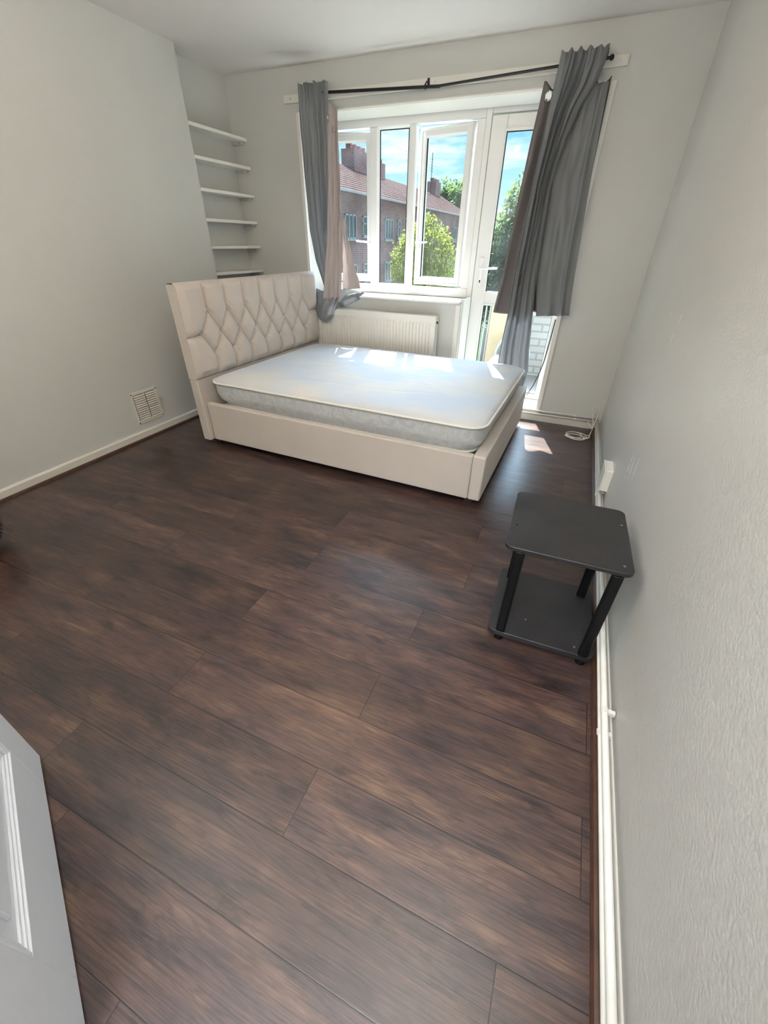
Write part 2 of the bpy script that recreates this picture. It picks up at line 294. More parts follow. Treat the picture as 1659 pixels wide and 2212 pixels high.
def tube(bm, pts, r, n=10, caps=True, closed=False):
    pts = [Vector(p) for p in pts]; rings = []; m = len(pts); up = None
    for i, p in enumerate(pts):
        d = (pts[(i+1) % m]-pts[i-1]) if closed else (pts[min(i+1, m-1)]-pts[max(i-1, 0)])
        d = d.normalized() if d.length > 1e-9 else Vector((0, 0, 1))
        if up is None: up = Vector((0, 0, 1)) if abs(d.z) < .9 else Vector((1, 0, 0))
        s = d.cross(up).normalized(); up = s.cross(d).normalized()
        rr = r[i] if isinstance(r, (list, tuple)) else r
        rings.append([bm.verts.new(p+(s*math.cos(2*PI*k/n)+up*math.sin(2*PI*k/n))*rr) for k in range(n)])
    for i in range(m if closed else m-1):
        a = rings[i]; b = rings[(i+1) % m]
        for k in range(n): bm.faces.new([a[k], a[(k+1) % n], b[(k+1) % n], b[k]])
    if caps and not closed: bm.faces.new(rings[0][::-1]); bm.faces.new(rings[-1])
def cyl(bm, p0, p1, r, n=20): tube(bm, [p0, p1], r, n)
def ring(bm, c, R_, r, axis='y', n=24, m=8):
    pts = []
    for k in range(n):
        a = 2*PI*k/n; u, v = R_*math.cos(a), R_*math.sin(a)
        pts.append({'y': (c[0]+u, c[1], c[2]+v), 'z': (c[0]+u, c[1]+v, c[2]), 'x': (c[0], c[1]+u, c[2]+v)}[axis])
    tube(bm, pts, r, m, closed=True)
def ball(bm, c, r, sc=(1, 1, 1), seg=12):
    res = bmesh.ops.create_uvsphere(bm, u_segments=seg, v_segments=max(6, seg//2+2), radius=r)
    for v in res['verts']: v.co = Vector((v.co.x*sc[0], v.co.y*sc[1], v.co.z*sc[2]))+Vector(c)
def obj(name, bm, m, parent=None, bevel=0, smooth=False, seg=2, label=None):
    bmesh.ops.recalc_face_normals(bm, faces=bm.faces)
    me = bpy.data.meshes.new(name); bm.to_mesh(me); bm.free(); me.materials.append(M[m] if isinstance(m, str) else m)
    o = bpy.data.objects.new(name, me); C.objects.link(o)
    if parent: o.parent = parent
    if smooth:
        for p in me.polygons: p.use_smooth = True
    if bevel:
        b = o.modifiers.new('bevel', 'BEVEL'); b.width = bevel; b.segments = seg; b.limit_method = 'ANGLE'; b.angle_limit = math.radians(40)
    if label: o['label'] = label
    return o
def NB(): return bmesh.new()
def box(name, dims, m, parent=None, bevel=0, label=None):
    bm = NB(); bx(bm, *dims); return obj(name, bm, m, parent, bevel, label=label)
def tag(o, label, cat, group=None):
    o['label'] = label; o['category'] = cat
    if group: o['group'] = group
    return o
def thing(name, label, cat, loc=(0, 0, 0), rz=0, group=None):
    o = bpy.data.objects.new(name, None); C.objects.link(o); o.location = loc; o.rotation_euler = (0, 0, rz); o.empty_display_size = .1
    return tag(o, label, cat, group)
def empty(name, parent=None, loc=(0, 0, 0), rz=0):
    o = bpy.data.objects.new(name, None); C.objects.link(o); o.location = loc; o.rotation_euler = (0, 0, rz); o.empty_display_size = .1
    if parent: o.parent = parent
    return o
def struct(o): o['kind'] = 'structure'; return o
def autosm(o, deg=35):
    for p in o.data.polygons: p.use_smooth = True
    try: o.data.set_sharp_from_angle(angle=math.radians(deg))
    except Exception: pass
    return o

H = 2.45; YB = -3.98; YH = -5.6
XL = -3.326; XA = -3.48; YA = -0.66

# ------------------------------------------------------------------ floor: planks
def make_floor():
    bm = NB(); u1 = bm.loops.layers.uv.new('plank'); u2 = bm.loops.layers.uv.new('edge'); tn = bm.loops.layers.float_color.new('tone')
    W = .187; Y0 = -3.3503; PL = 1.365; X0, X1 = -3.6, .12
    joint = {-8: -.59, -7: -1.35, -6: -.565, -5: -1.31, -4: -.695, -3: -1.393, -2: -.74, -1: -1.402, 0: -.784, 1: -.208, 2: -1.37}
    rnd = random.Random(3)
    for r in range(-19, 13):
        ya = Y0-r*W; yb = ya-W
        if yb > 0.30: continue
        j = joint.get(r, -rnd.uniform(.1, 1.3))
        xs = [j]
        while xs[0] > X0: xs.insert(0, xs[0]-PL)
        while xs[-1] < X1: xs.append(xs[-1]+PL)
        for a, b in zip(xs[:-1], xs[1:]):
            ca, cb = max(a, X0), min(b, X1)
            if cb <= ca: continue
            t = rnd.random(); ou, ov = rnd.uniform(0, 50), rnd.uniform(0, 50)
            f = bm.faces.new([bm.verts.new(p) for p in ((ca, yb, 0), (cb, yb, 0), (cb, ya, 0), (ca, ya, 0))])
            for l in f.loops:
                x, y = l.vert.co.x, l.vert.co.y
                l[u1].uv = (x-a+ou, y-yb+ov); l[u2].uv = ((x-a)/(b-a), (y-yb)/W); l[tn] = (t, t, t, 1)
    bx(bm, X0, X1, YH, .2, -.25, -.002)
    bmesh.ops.recalc_face_normals(bm, faces=bm.faces)
    for f in bm.faces:
        if abs(f.calc_center_median().z) < 1e-5 and f.normal.z < 0: f.normal_flip()
    me = bpy.data.meshes.new('floor'); bm.to_mesh(me); bm.free(); me.materials.append(M['floor'])
    o = bpy.data.objects.new('floor', me); C.objects.link(o); return struct(o)
make_floor()

# ------------------------------------------------------------------ room shell
OX0, OX1, OZ1 = -2.78, -.49, 2.185      # opening
DX0 = -1.30; SZ = .905; DZ = .09        # window part sits on wall below sill, door to floor
bm = NB(); T = .38
bx(bm, XA-.3, OX0, 0, T, -.2, H); bx(bm, OX0, OX1, 0, T, OZ1, H); bx(bm, OX0, DX0, 0, T, -.2, SZ); bx(bm, OX1, .4, 0, T, -.2, H); bx(bm, DX0, OX1, 0, T, -.2, DZ-.015)
struct(obj('wall_back', bm, 'wall'))
bm = NB()   # right wall leans 3 cm
v = [bm.verts.new(p) for p in ((.036, .0, -.2), (.036, YH, -.2), (0, YH, H), (0, 0, H), (.3, 0, -.2), (.3, YH, -.2), (.3, YH, H), (.3, 0, H))]
for f in ((0, 1, 2, 3), (4, 7, 6, 5), (0, 3, 7, 4), (1, 5, 6, 2), (3, 2, 6, 7), (0, 4, 5, 1)): bm.faces.new([v[i] for i in f])
struct(obj('wall_right', bm, 'wallr'))
bm = NB(); bx(bm, XA-.3, XA, YA-.02, 0, -.2, H); bx(bm, XA-.3, XL, YH, YA, -.2, H)
struct(obj('wall_left', bm, 'wall'))
bm = NB(); bx(bm, XL-.1, -.97, YB-.12, YB, -.1, H); bx(bm, -.97, -.14, YB-.12, YB, 2.03, H); bx(bm, -.14, .05, YB-.12, YB, -.1, H)
struct(obj('wall_rear', bm, 'wall'))
bm = NB(); bx(bm, XL-.1, .05, YH-.1, YH, -.1, H); struct(obj('wall_hall', bm, 'wall'))
struct(box('ceiling', (XA-.3, .3, YH-.1, .3, H, H+.2), 'ceil'))

# skirting boards and beading
bm = NB(); prism(bm, [(XL-.002, -.02), (XL+.018, -.02), (XL+.018, .060), (XL+.010, .066), (XL-.002, .068)], 'y', YB, YA); struct(obj('baseboard_left', bm, 'skirt', bevel=.002))
bm = NB(); prism(bm, [(XL+.016, -.002), (XL+.030, -.002), (XL+.026, .012), (XL+.018, .018), (XL+.016, .018)], 'y', YB, YA); struct(obj('trim_1', bm, 'bead', bevel=.002))
bm = NB(); prism(bm, [(.002, -.02), (-.022, -.02), (-.022, .045), (-.014, .052), (.002, .052)], 'x', XA, .03); struct(obj('baseboard_back', bm, 'skirt', bevel=.002))
bm = NB(); prism(bm, [(.045, -.02), (.025, -.02), (.025, .048), (.028, .056), (.045, .056)], 'y', YB, 0); struct(obj('baseboard_right', bm, 'skirt', bevel=.002))
bm = NB(); prism(bm, [(.013, -.002), (-.016, -.002), (-.015, .006), (-.010, .013), (-.002, .016), (-.0, .018), (.013, .018)], 'y', YB, -.022); struct(obj('trim_2', bm, 'bead', bevel=.002))

# trims round the opening
bm = NB(); bx(bm, OX0-.028, OX0+.002, -.012, .02, SZ, OZ1+.004); struct(obj('trim_3', bm, 'white', bevel=.003))
bm = NB(); bx(bm, OX1-.022, OX1+.014, -.012, .02, DZ, OZ1+.004); struct(obj('trim_4', bm, 'white', bevel=.003))
bm = NB(); bx(bm, OX0, OX1-.024, -.004, .012, OZ1-.004, OZ1+.004); bx(bm, OX0, OX1, .012, .30, OZ1-.008, OZ1-.0005); struct(obj('trim_5', bm, 'white', bevel=.001))
# vertical post trim between the wall under the window and the door
bm = NB(); bx(bm, DX0-.045, DX0-.008, -.008, .30, .052, SZ-.01); bx(bm, DX0-.010, DX0+.012, .04, .30, .052, SZ+.03); struct(obj('trim_6', bm, 'white', bevel=.004))
# door step
bm = NB(); bx(bm, DX0+.012, OX1+.012, -.008, .40, DZ-.02, DZ); bx(bm, DX0+.012, OX1+.012, -.014, .004, DZ-.03, DZ+.004); struct(obj('trim_7', bm, 'white', bevel=.004))
# sill
bm = NB(); bx(bm, OX0+.002, DX0-.012, -.035, .30, SZ, .92); struct(obj('trim_8', bm, 'white', bevel=.005))
# hidden rear door lining
bm = NB(); bx(bm, -.99, -.955, YB-.13, YB+.015, 0, 2.05); bx(bm, -.155, -.12, YB-.13, YB+.015, 0, 2.05); bx(bm, -.99, -.12, YB-.13, YB+.015, 2.02, 2.06); struct(obj('trim_9', bm, 'white', bevel=.003))

# timber curtain board across the lintel
t = thing('curtain_board', 'long cream painted timber board screwed to the wall above the window', 'board', (-1.67, 0, 2.267))
box('board', (-1.232, 1.232, -.022, 0, -.024, .024), 'board', t, .002)
for x in (-1.17, .02, 1.19):
    bm = NB(); cyl(bm, (x, -.0235, 0), (x, -.021, 0), .005, 12); obj('screw', bm, 'chrome', t)

# ------------------------------------------------------------------ window
YF = .31
def frame_rect(bm, x0, x1, z0, z1, w, y0, y1):
    bx(bm, x0, x1, y0, y1, z1-w, z1); bx(bm, x0, x1, y0, y1, z0, z0+w); bx(bm, x0, x0+w, y0, y1, z0+w, z1-w); bx(bm, x1-w, x1, y0, y1, z0+w, z1-w)
win = struct(empty('window_1'))
bm = NB(); W0, W1 = -2.84, -1.335; zt, zb = 2.185, .921
bx(bm, W0, W1, YF, YF+.07, 2.125, zt); bx(bm, W0, W1, YF, YF+.07, zb, .995)
bx(bm, W0, -2.77, YF, YF+.07, .995, 2.125); bx(bm, -2.305, -2.236, YF, YF+.07, .995, 2.125); bx(bm, -1.945, -1.893, YF, YF+.07, .995, 2.125); bx(bm, -1.40, W1, YF, YF+.07, .995, 2.125)
obj('window_frame', bm, 'upvc', win, .006)
# glazing bead of fixed pane, pane, seal
bm = NB(); x0, x1, z0, z1 = -2.236, -1.945, .995, 2.125
for a in (0,):
    prism(bm, [(YF+.004, z1), (YF+.03, z1), (YF+.03, z1-.018)], 'x', x0, x1); prism(bm, [(YF+.004, z0), (YF+.03, z0), (YF+.03, z0+.018)], 'x', x0, x1)
    for X, s in ((x0, 1), (x1, -1)):
        prism(bm, [(X, YF+.004), (X, YF+.03), (X+s*.018, YF+.03)], 'z', z0, z1)
obj('glazing_bead', bm, 'upvc', win)
bm = NB(); frame_rect(bm, x0+.015, x1-.015, z0+.015, z1-.015, .006, YF+.026, YF+.034); obj('seal', bm, 'seal', win)
bm = NB(); bx(bm, x0, x1, YF+.03, YF+.036, z0, z1); obj('pane', bm, 'glass', win)

def casement(parent, x0, x1, z0, z1, hinge_right, ang, handle_z):
    hx = x1 if hinge_right else x0; w = x1-x0
    e = empty('casement', parent, (hx, YF+.06, 0), 0)
    e.rotation_euler = (0, 0, -ang if hinge_right else ang)
    s = -1 if hinge_right else 1
    def X(a): return (min(s*a[0], s*a[1]), max(s*a[0], s*a[1]))
    bm = NB(); sw = .056; y0, y1 = -.062, .0
    a, b = X((.0, sw)); bx(bm, a, b, y0, y1, z0, z1); a, b = X((w-sw, w)); bx(bm, a, b, y0, y1, z0, z1); a, b = X((sw, w-sw)); bx(bm, a, b, y0, y1, z1-sw, z1); bx(bm, a, b, y0, y1, z0, z0+sw)
    # inner lip (rebate seen when open)
    frame_rect(bm, min(0, s*w)+.006, max(0, s*w)-.006, z0+.006, z1-.006, .018, y0-.006, y0)
    obj('sash', bm, 'upvc', e, .004)
    a, b = X((sw, w-sw))
    bm = NB(); frame_rect(bm, a-.001, b+.001, z0+sw-.001, z1-sw+.001, .007, -.042, -.030); obj('seal', bm, 'seal', e)
    bm = NB()
    prism(bm, [(-.06, z1-sw+.002), (-.035, z1-sw+.002), (-.035, z1-sw-.012)], 'x', a, b); prism(bm, [(-.06, z0+sw-.002), (-.035, z0+sw-.002), (-.035, z0+sw+.012)], 'x', a, b)
    obj('glazing_bead', bm, 'upvc', e)
    bm = NB(); bx(bm, a, b, -.038, -.030, z0+sw, z1-sw); obj('pane', bm, 'glass', e)
    hxx = s*(w-.03); bm = NB(); bx(bm, hxx-.013, hxx+.013, y0-.012, y0-.004, handle_z-.04, handle_z+.03)
    cyl(bm, (hxx, y0-.01, handle_z), (hxx, y0-.045, handle_z), .009, 12)
    tube(bm, [(hxx+s*.004, y0-.042, handle_z+.001), (hxx-s*.03, y0-.05, handle_z+.002), (hxx-s*.12, y0-.052, handle_z+.008)], [.010, .009, .007], 10)
    autosm(obj('handle', bm, 'upvc', e))
    return e
casement(win, -1.885, -1.408, 1.005, 2.115, True, .20, 1.335)
casement(win, -2.762, -2.313, 1.005, 2.115, False, .16, 1.335)

# balcony door
dr = struct(empty('door_1'))
bm = NB(); bx(bm, -1.335, -1.292, YF-.005, YF+.07, DZ, 2.185); bx(bm, -1.292, -.515, YF, YF+.07, 2.145, 2.185); bx(bm, -.515, -.478, YF, YF+.07, DZ, 2.185); bx(bm, -1.292, -.515, YF, YF+.07, DZ, DZ+.02)
obj('door_frame', bm, 'upvc', dr, .004)
bm = NB(); D0, D1 = -1.288, -.518; g0, g1 = -1.171, -.560; y0, y1 = YF-.006, YF+.055
bx(bm, D0, g0, y0, y1, DZ+.012, 2.135); bx(bm, g1, D1, y0, y1, DZ+.012, 2.135); bx(bm, g0, g1, y0, y1, 2.043, 2.135); bx(bm, g0, g1, y0, y1, .873, .982); bx(bm, g0, g1, y0, y1, DZ+.012, .135)
obj('door_leaf', bm, 'upvc', dr, .005)
for z0, z1 in ((.982, 2.043), (.135, .873)):
    bm = NB(); frame_rect(bm, g0-.001, g1+.001, z0-.001, z1+.001, .006, y0+.018, y0+.03); obj('seal', bm, 'seal', dr)
    bm = NB(); frame_rect(bm, g0-.016, g1+.016, z0-.016, z1+.016, .017, y0-.005, y0+.004); obj('glazing_bead', bm, 'upvc', dr, .003)
    bm = NB(); bx(bm, g0, g1, y0+.024, y0+.03, z0, z1); obj('pane', bm, 'glass', dr)
bm = NB(); bx(bm, -1.247, -1.213, y0-.010, y0, 1.014, 1.239); pl = obj('door_handle', bm, 'upvc', dr, .008)
bm = NB(); cyl(bm, (-1.230, y0-.008, 1.160), (-1.230, y0-.045, 1.160), .009, 14); tube(bm, [(-1.236, y0-.043, 1.160), (-1.19, y0-.05, 1.161), (-1.085, y0-.05, 1.164)], [.011, .010, .009], 10); autosm(obj('lever', bm, 'upvc', pl))
bm = NB(); cyl(bm, (-1.230, y0-.0115, 1.063), (-1.230, y0-.008, 1.063), .007, 12); bx(bm, -1.233, -1.227, y0-.0115, y0-.008, 1.045, 1.062); obj('keyhole', bm, 'dark', pl)
bm = NB(); bx(bm, -.520, -.497, y0-.012, y0+.004, .28, .37); cyl(bm, (-.509, y0-.014, .275), (-.509, y0-.014, .375), .009, 12); obj('hinge', bm, 'upvc', dr)
bm = NB(); tube(bm, [(-.528, y0-.008, .80), (-.536, y0-.008, .6), (-.546, y0-.008, .45), (-.565, y0-.008, .33), (-.595, y0-.008, .22), (-.635, y0-.008, .125)], .004, 8)
tag(obj('loose_seal_strip', bm, 'seal', smooth=True), 'black rubber strip hanging loose in a curve over the balcony door glass', 'seal')

# ------------------------------------------------------------------ open room door at the left edge of the frame
d2 = struct(empty('door_2', None, (-1.588, -3.668, 0), math.atan2(-.426, .905)))
bm = NB(); w = .735; hh = 1.98; th = .038; st = .112
bx(bm, 0, st, -th, 0, .008, hh); bx(bm, w-.13, w, -th, 0, .008, hh); bx(bm, st, w-.13, -th, 0, .008, .21); bx(bm, st, w-.13, -th, 0, 1.0, 1.15); bx(bm, st, w-.13, -th, 0, hh-.12, hh)
bx(bm, st-.002, w-.128, -th+.010, -.012, .2, hh-.1)
obj('door_leaf', bm, 'doorw', d2, .0012)
bm = NB()
def mould(x0, x1, z0, z1):
    for k, (o, dd) in enumerate(((0, .004), (.009, .0), (.018, -.004))):
        frame_rect(bm, x0+o, x1-o, z0+o, z1-o, .0075, -.012, dd-.002)
mould(st, w-.13, .21, 1.0); mould(st, w-.13, 1.15, hh-.12)
obj('panel_moulding', bm, 'doorw', d2, .002)
bm = NB(); bx(bm, st+.06, w-.19, -.014, -.004, .27, .94); bx(bm, st+.06, w-.19, -.014, -.004, 1.21, hh-.18); obj('panel', bm, 'doorw', d2, .004)

# ------------------------------------------------------------------ pipes and clips
def pipe(label, pts, r, clips, axis):
    o = thing('heating_pipe', label, 'pipe', pts[0]); p0 = Vector(pts[0])
    bm = NB(); tube(bm, [Vector(p)-p0 for p in pts], r, 14); obj('pipe', bm, 'pipe', o, smooth=True)
    for c in clips:
        bm = NB(); c = Vector(c)-p0; q = r+.003
        if axis == 'y': cyl(bm, (c.x, c.y-.008, c.z), (c.x, c.y+.008, c.z), q, 14); bx(bm, c.x, c.x+.030, c.y-.007, c.y+.007, c.z-.007, c.z+.007)
        else: cyl(bm, (c.x-.008, c.y, c.z), (c.x+.008, c.y, c.z), q, 14); bx(bm, c.x-.006, c.x+.006, c.y, c.y+r+.012, c.z-.007, c.z+.007)
        obj('pipe_clip', bm, 'pipe', o)
pipe('lower and thinner white pipe running along the right wall skirting', [(-.007, YB, .070), (-.006, -2, .070), (-.005, -.045, .070)], .0078, [(-.0055, -1.35, .070), (-.0065, -2.93, .070)], 'y')
pipe('upper and thicker white pipe running along the right wall under the socket', [(-.0025, YB, .098), (-.001, -2, .098), (.001, -.075, .098)], .0100, [(0, -1.36, .098), (-.0015, -2.87, .098)], 'y')
pipe('upper white pipe along the back wall between balcony door and corner', [(-.80, -.024, .093), (.002, -.024, .097)], .0095, [(-.375, -.024, .095), (-.175, -.024, .0955)], 'x')
pipe('lower white pipe along the back wall just above the skirting', [(-.80, -.026, .064), (-.004, -.026, .069)], .0085, [(-.375, -.026, .0645), (-.175, -.026, .066)], 'x')

# wall socket box low on right wall
t = thing('wall_socket', 'white surface-mounted socket box low on the right wall above the pipes', 'socket', (.031, -1.33, .20))
box('back_box', (-.038, .004, -.075, .075, -.075, .06), 'white', t, .004)
box('face_plate', (-.046, -.038, -.078, .078, -.078, .063), 'white', t, .004)
bm = NB()
for y in (-.035, .035):
    bm = NB(); bx(bm, -.0475, -.045, y-.004, y+.004, .012, .022); obj('switch', bm, 'vent', t)

# coiled white cable
bm = NB(); P = []
for k in range(90):
    a = k/90*2*PI*3.1; rr = .062+.016*math.sin(a*.37+1); P.append((-.150+rr*1.2*math.cos(a)+.022*math.sin(a*.45), -.268+rr*math.sin(a)*1.05+.018*math.cos(a*.38), .005+.004*(k/90)*3))
P += [(-.09, -.31, .02), (-.055, -.30, .02), (-.040, -.24, .02), (-.028, -.16, .045), (-.015, -.08, .085), (-.008, -.045, .12), (-.006, -.03, .14), (-.012, -.02, .165)]
for k in range(12):
    a = -PI/2+.2+k/11*2*PI*.86; P.append((-.030+.026*math.cos(a), -.012, .158+.028*math.sin(a)+.010))
for k in range(16):
    a = k/15*2*PI; P.append((-.048+.034*math.cos(a)*.8, -.125+.07*math.sin(a), .045-.03*math.sin(a+1.2)+.02))
bm2 = bm
def smooth_path(P, n=3):
    out = []; P = [Vector(p) for p in P]
    for i in range(len(P)-1):
        p0, p1, p2, p3 = P[max(i-1, 0)], P[i], P[i+1], P[min(i+2, len(P)-1)]
        for k in range(n):
            t = k/n; out.append(.5*((2*p1)+(-p0+p2)*t+(2*p0-5*p1+4*p2-p3)*t*t+(-p0+3*p1-3*p2+p3)*t**3))
    out.append(P[-1]); return out
tube(bm2, smooth_path(P), .0040, 8)
tag(obj('coiled_cable', bm2, 'cable', smooth=True), 'white cable coiled loosely on the floor in the far right corner', 'cable')

# ------------------------------------------------------------------ air vent
t = thing('air_vent', 'square cream louvred air vent low on the left wall', 'vent', (XL, -1.69, .243))
bm = NB(); frame_rect_pts = None
for (a, b, c, d) in ((-.12, .12, .098, .121), (-.12, .12, -.121, -.10), (-.12, -.102, -.10, .098), (.102, .12, -.10, .098), (-.003, .003, -.10, .098)): bx(bm, 0, .008, a, b, c, d)
obj('frame', bm, 'vent', t, .002)
bm = NB()
for k in range(12):
    z = .088-k*.0165
    for a, b in ((-.100, -.006), (.006, .100)):
        prism(bm, [(.003, z+.005), (.005, z+.006), (.014, z-.003), (.012, z-.005)], 'y', a, b)
# prism on axis y takes (x,z)
obj('louvres', bm, 'vent', t)
box('backing', (0, .0012, -.103, .103, -.101, .099), 'dark', t)
for y in (-.111, .111):
    for z in (-.111, .110):
        bm = NB(); cyl(bm, (.007, y, z), (.0095, y, z), .0045, 10); obj('screw', bm, 'dark', t)

# ------------------------------------------------------------------ alcove shelves
names = ['topmost of the six white shelves in the alcove', 'second white alcove shelf from the top', 'third white alcove shelf from the top', 'fourth white alcove shelf from the top', 'fifth white alcove shelf from the top, plain batten', 'lowest visible white alcove shelf just above the headboard']
for k, z in enumerate((2.052, 1.863, 1.667, 1.471, 1.281, 1.086)):
    t = thing('wall_shelf', names[k], 'shelf', (XA, -.33, z), group='white shelves in the alcove')
    box('board', (0, .152, -.329, .329, -.011, .011), 'white', t, .0015)
    bm = NB(); bx(bm, 0, .118, .308, .3295, -.030, -.011); bx(bm, .085, .092, .300, .309, -.026, -.011); obj('batten', bm, 'wall', t, .001)
    if k < 4:
        bm = NB(); bx(bm, .098, .128, .300, .3285, -.016, -.011); bx(bm, .100, .105, .301, .312, -.03, -.015); bx(bm, .118, .123, .301, .312, -.03, -.015); obj('bracket', bm, 'white', t)

# ------------------------------------------------------------------ radiator
t = thing('radiator', 'cream ribbed panel radiator under the window', 'radiator', (-2.10, 0, .20))
RX0, RX1, RZ0, RZ1, RY = -.59, .615, .0, .60, -.10
bm = NB(); n = 36; dx = (RX1-RX0-.07)/n; pts = []
for i in range(n):
    a = RX0+.035+i*dx; pts += [(a, RY), (a+dx*.30, RY), (a+dx*.42, RY+.010), (a+dx*.84, RY+.010), (a+dx*.96, RY)]
pts.append((RX1-.035, RY)); rows = [(RZ0+.045, 0), (RZ0+.065, 1), (RZ1-.065, 1), (RZ1-.045, 0)]
g = [[bm.verts.new((x, y if f else RY, z)) for x, y in pts] for z, f in rows]
for r in range(3):
    for i in range(len(pts)-1): bm.faces.new([g[r][i], g[r][i+1], g[r+1][i+1], g[r+1][i]])
def strip(a, b, c, d): bm.faces.new([bm.verts.new((a, RY, c)), bm.verts.new((b, RY, c)), bm.verts.new((b, RY, d)), bm.verts.new((a, RY, d))])
strip(RX0, RX1, RZ0, RZ0+.045); strip(RX0, RX1, RZ1-.045, RZ1); strip(RX0, RX0+.035, RZ0+.045, RZ1-.045); strip(RX1-.035, RX1, RZ0+.045, RZ1-.045)
bx(bm, RX0, RX1, RY+.014, RY+.022, RZ0, RZ1)
obj('front_panel', bm, 'rad', t)
bm = NB(); bx(bm, RX0, RX1, RY-.001, RY+.075, RZ1, RZ1+.008); obj('top_grille', bm, 'rad', t, .002)
for X in (RX0, RX1-.004): box('side_cover', (X, X+.004, RY, RY+.075, RZ0, RZ1), 'rad', t, .001)
bm = NB(); cyl(bm, (RX1+.002, RY+.03, RZ1-.045), (RX1+.009, RY+.03, RZ1-.045), .009, 12); obj('bleed_valve', bm, 'dark', t)
bm = NB(); bx(bm, RX0+.2, RX0+.23, RY+.022, .0, RZ0+.1, RZ1-.1); obj('wall_bracket', bm, 'rad', t); bm = NB(); bx(bm, RX1-.23, RX1-.2, RY+.022, -.001, RZ0+.1, RZ1-.1); obj('wall_bracket', bm, 'rad', t)
bm = NB(); tube(bm, [(RX1-.05, RY+.035, RZ0), (RX1-.05, RY+.035, -.08), (RX1+.0, RY+.06, -.137)], .008, 10); obj('supply_pipe', bm, 'pipe', t, smooth=True)

# ------------------------------------------------------------------ bed
TH = math.radians(-1.55); BO = (-.655, -1.705, 0)
bed = thing('bed', 'cream upholstered bed frame with buttoned headboard standing against the left wall', 'bed', BO, TH)
BW = 1.52
def rbox(name, dims, m, parent, r=.012):
    return autosm(box(name, dims, m, parent, r), 60)
rbox('footboard', (-.074, 0, 0, BW, .048, .340), 'uph', bed, .010)
box('side_rail', (-2.075, -.0755, .0, .045, .048, .335), 'uph', bed, .009)
box('side_rail', (-2.075, -.0755, BW-.045, BW, .048, .335), 'uph', bed, .009)
for i, (x, y) in enumerate(((-.10, .04), (-.10, BW-.09), (-2.12, .05), (-2.12, BW-.09), (-1.0, .7))): box('leg', (x, x+.05, y, y+.05, 0, .05 if i < 4 else .27), 'leg', bed, .003)
for k in range(13):
    x = -1.985+k*.1425; box('slat', (x-.03, x+.03, .045, BW-.045, .292, .304), 'slat', bed, .002)
box('centre_rail', (-2.07, -.075, .72, .76, .25, .291), 'leg', bed)
# headboard
XF = -2.085
def tuft_h(y, z):
    creases = []
    rows = [(.932, [.187+.189*i for i in range(7)]), (.790, [.093+.189*i for i in range(8)]), (.660, [.187+.189*i for i in range(7)])]
    best = 1e9; pit = 1e9
    def seg(ax, az, bx_, bz):
        vx, vz = bx_-ax, bz-az; t = max(0, min(1, ((y-ax)*vx+(z-az)*vz)/(vx*vx+vz*vz))); return math.hypot(y-ax-vx*t, z-az-vz*t)
    for zr, ys in rows:
        for b in ys: pit = min(pit, math.hypot(y-b, z-zr))
    for b in rows[0][1]: best = min(best, seg(b, .932, b-.004, 1.005), seg(b-.004, 1.005, b+.0, 1.12))
    for b in rows[2][1]: best = min(best, seg(b, .660, b+.006, .60), seg(b+.006, .60, b, .49))
    for zr, ys in (rows[0], rows[2]):
        for b in ys:
            for c in rows[1][1]:
                if abs(c-b) < .11:
                    lo = (zr > .79) == (c > b)          # creases running down to the far side are deep, the others soft
                    d_ = seg(b, zr, c, .790) if lo else 1.0*seg(b, zr, c, .790)+.0035
                    best = min(best, d_)
    best = min(best, seg(-.05, .775, rows[1][1][0], .790), seg(rows[1][1][-1], .790, 1.60, .80))
    h = .040*(1-math.exp(-best/.021))
    h -= .016*math.exp(-(pit/.016)**2)
    # gathered wrinkles running off the buttons inside the diamonds
    wr = math.exp(-(pit/.05)**2)*(1-math.exp(-best/.006)); ang = 0
    h += .0040*wr*math.sin(190*(y*.75+z*.65)+4*noise.noise(Vector((y*14, z*14, 0))))
    # broad softness
    e = min(y+.035, 1.555-y); h *= min(1, .35+.65*min(1, max(0, e)/.045)) ; h *= min(1, max(0, (1.10-z))/.03)**.5 if z > 1.07 else 1
    if z < .56: h *= max(0, (z-.508)/.052)**.5 if z > .508 else 0
    return max(h, -.005)
bm = NB(); NY, NZ = 330, 130; y0, y1, z0, z1 = -.035, 1.555, .508, 1.10
gr = []
for j in range(NZ+1):
    z = z0+(z1-z0)*j/NZ; row = []
    for i in range(NY+1):
        y = y0+(y1-y0)*i/NY; row.append(bm.verts.new((XF+tuft_h(y, z), y, z)))
    gr.append(row)
for j in range(NZ):
    for i in range(NY): bm.faces.new([gr[j][i], gr[j][i+1], gr[j+1][i+1], gr[j+1][i]])
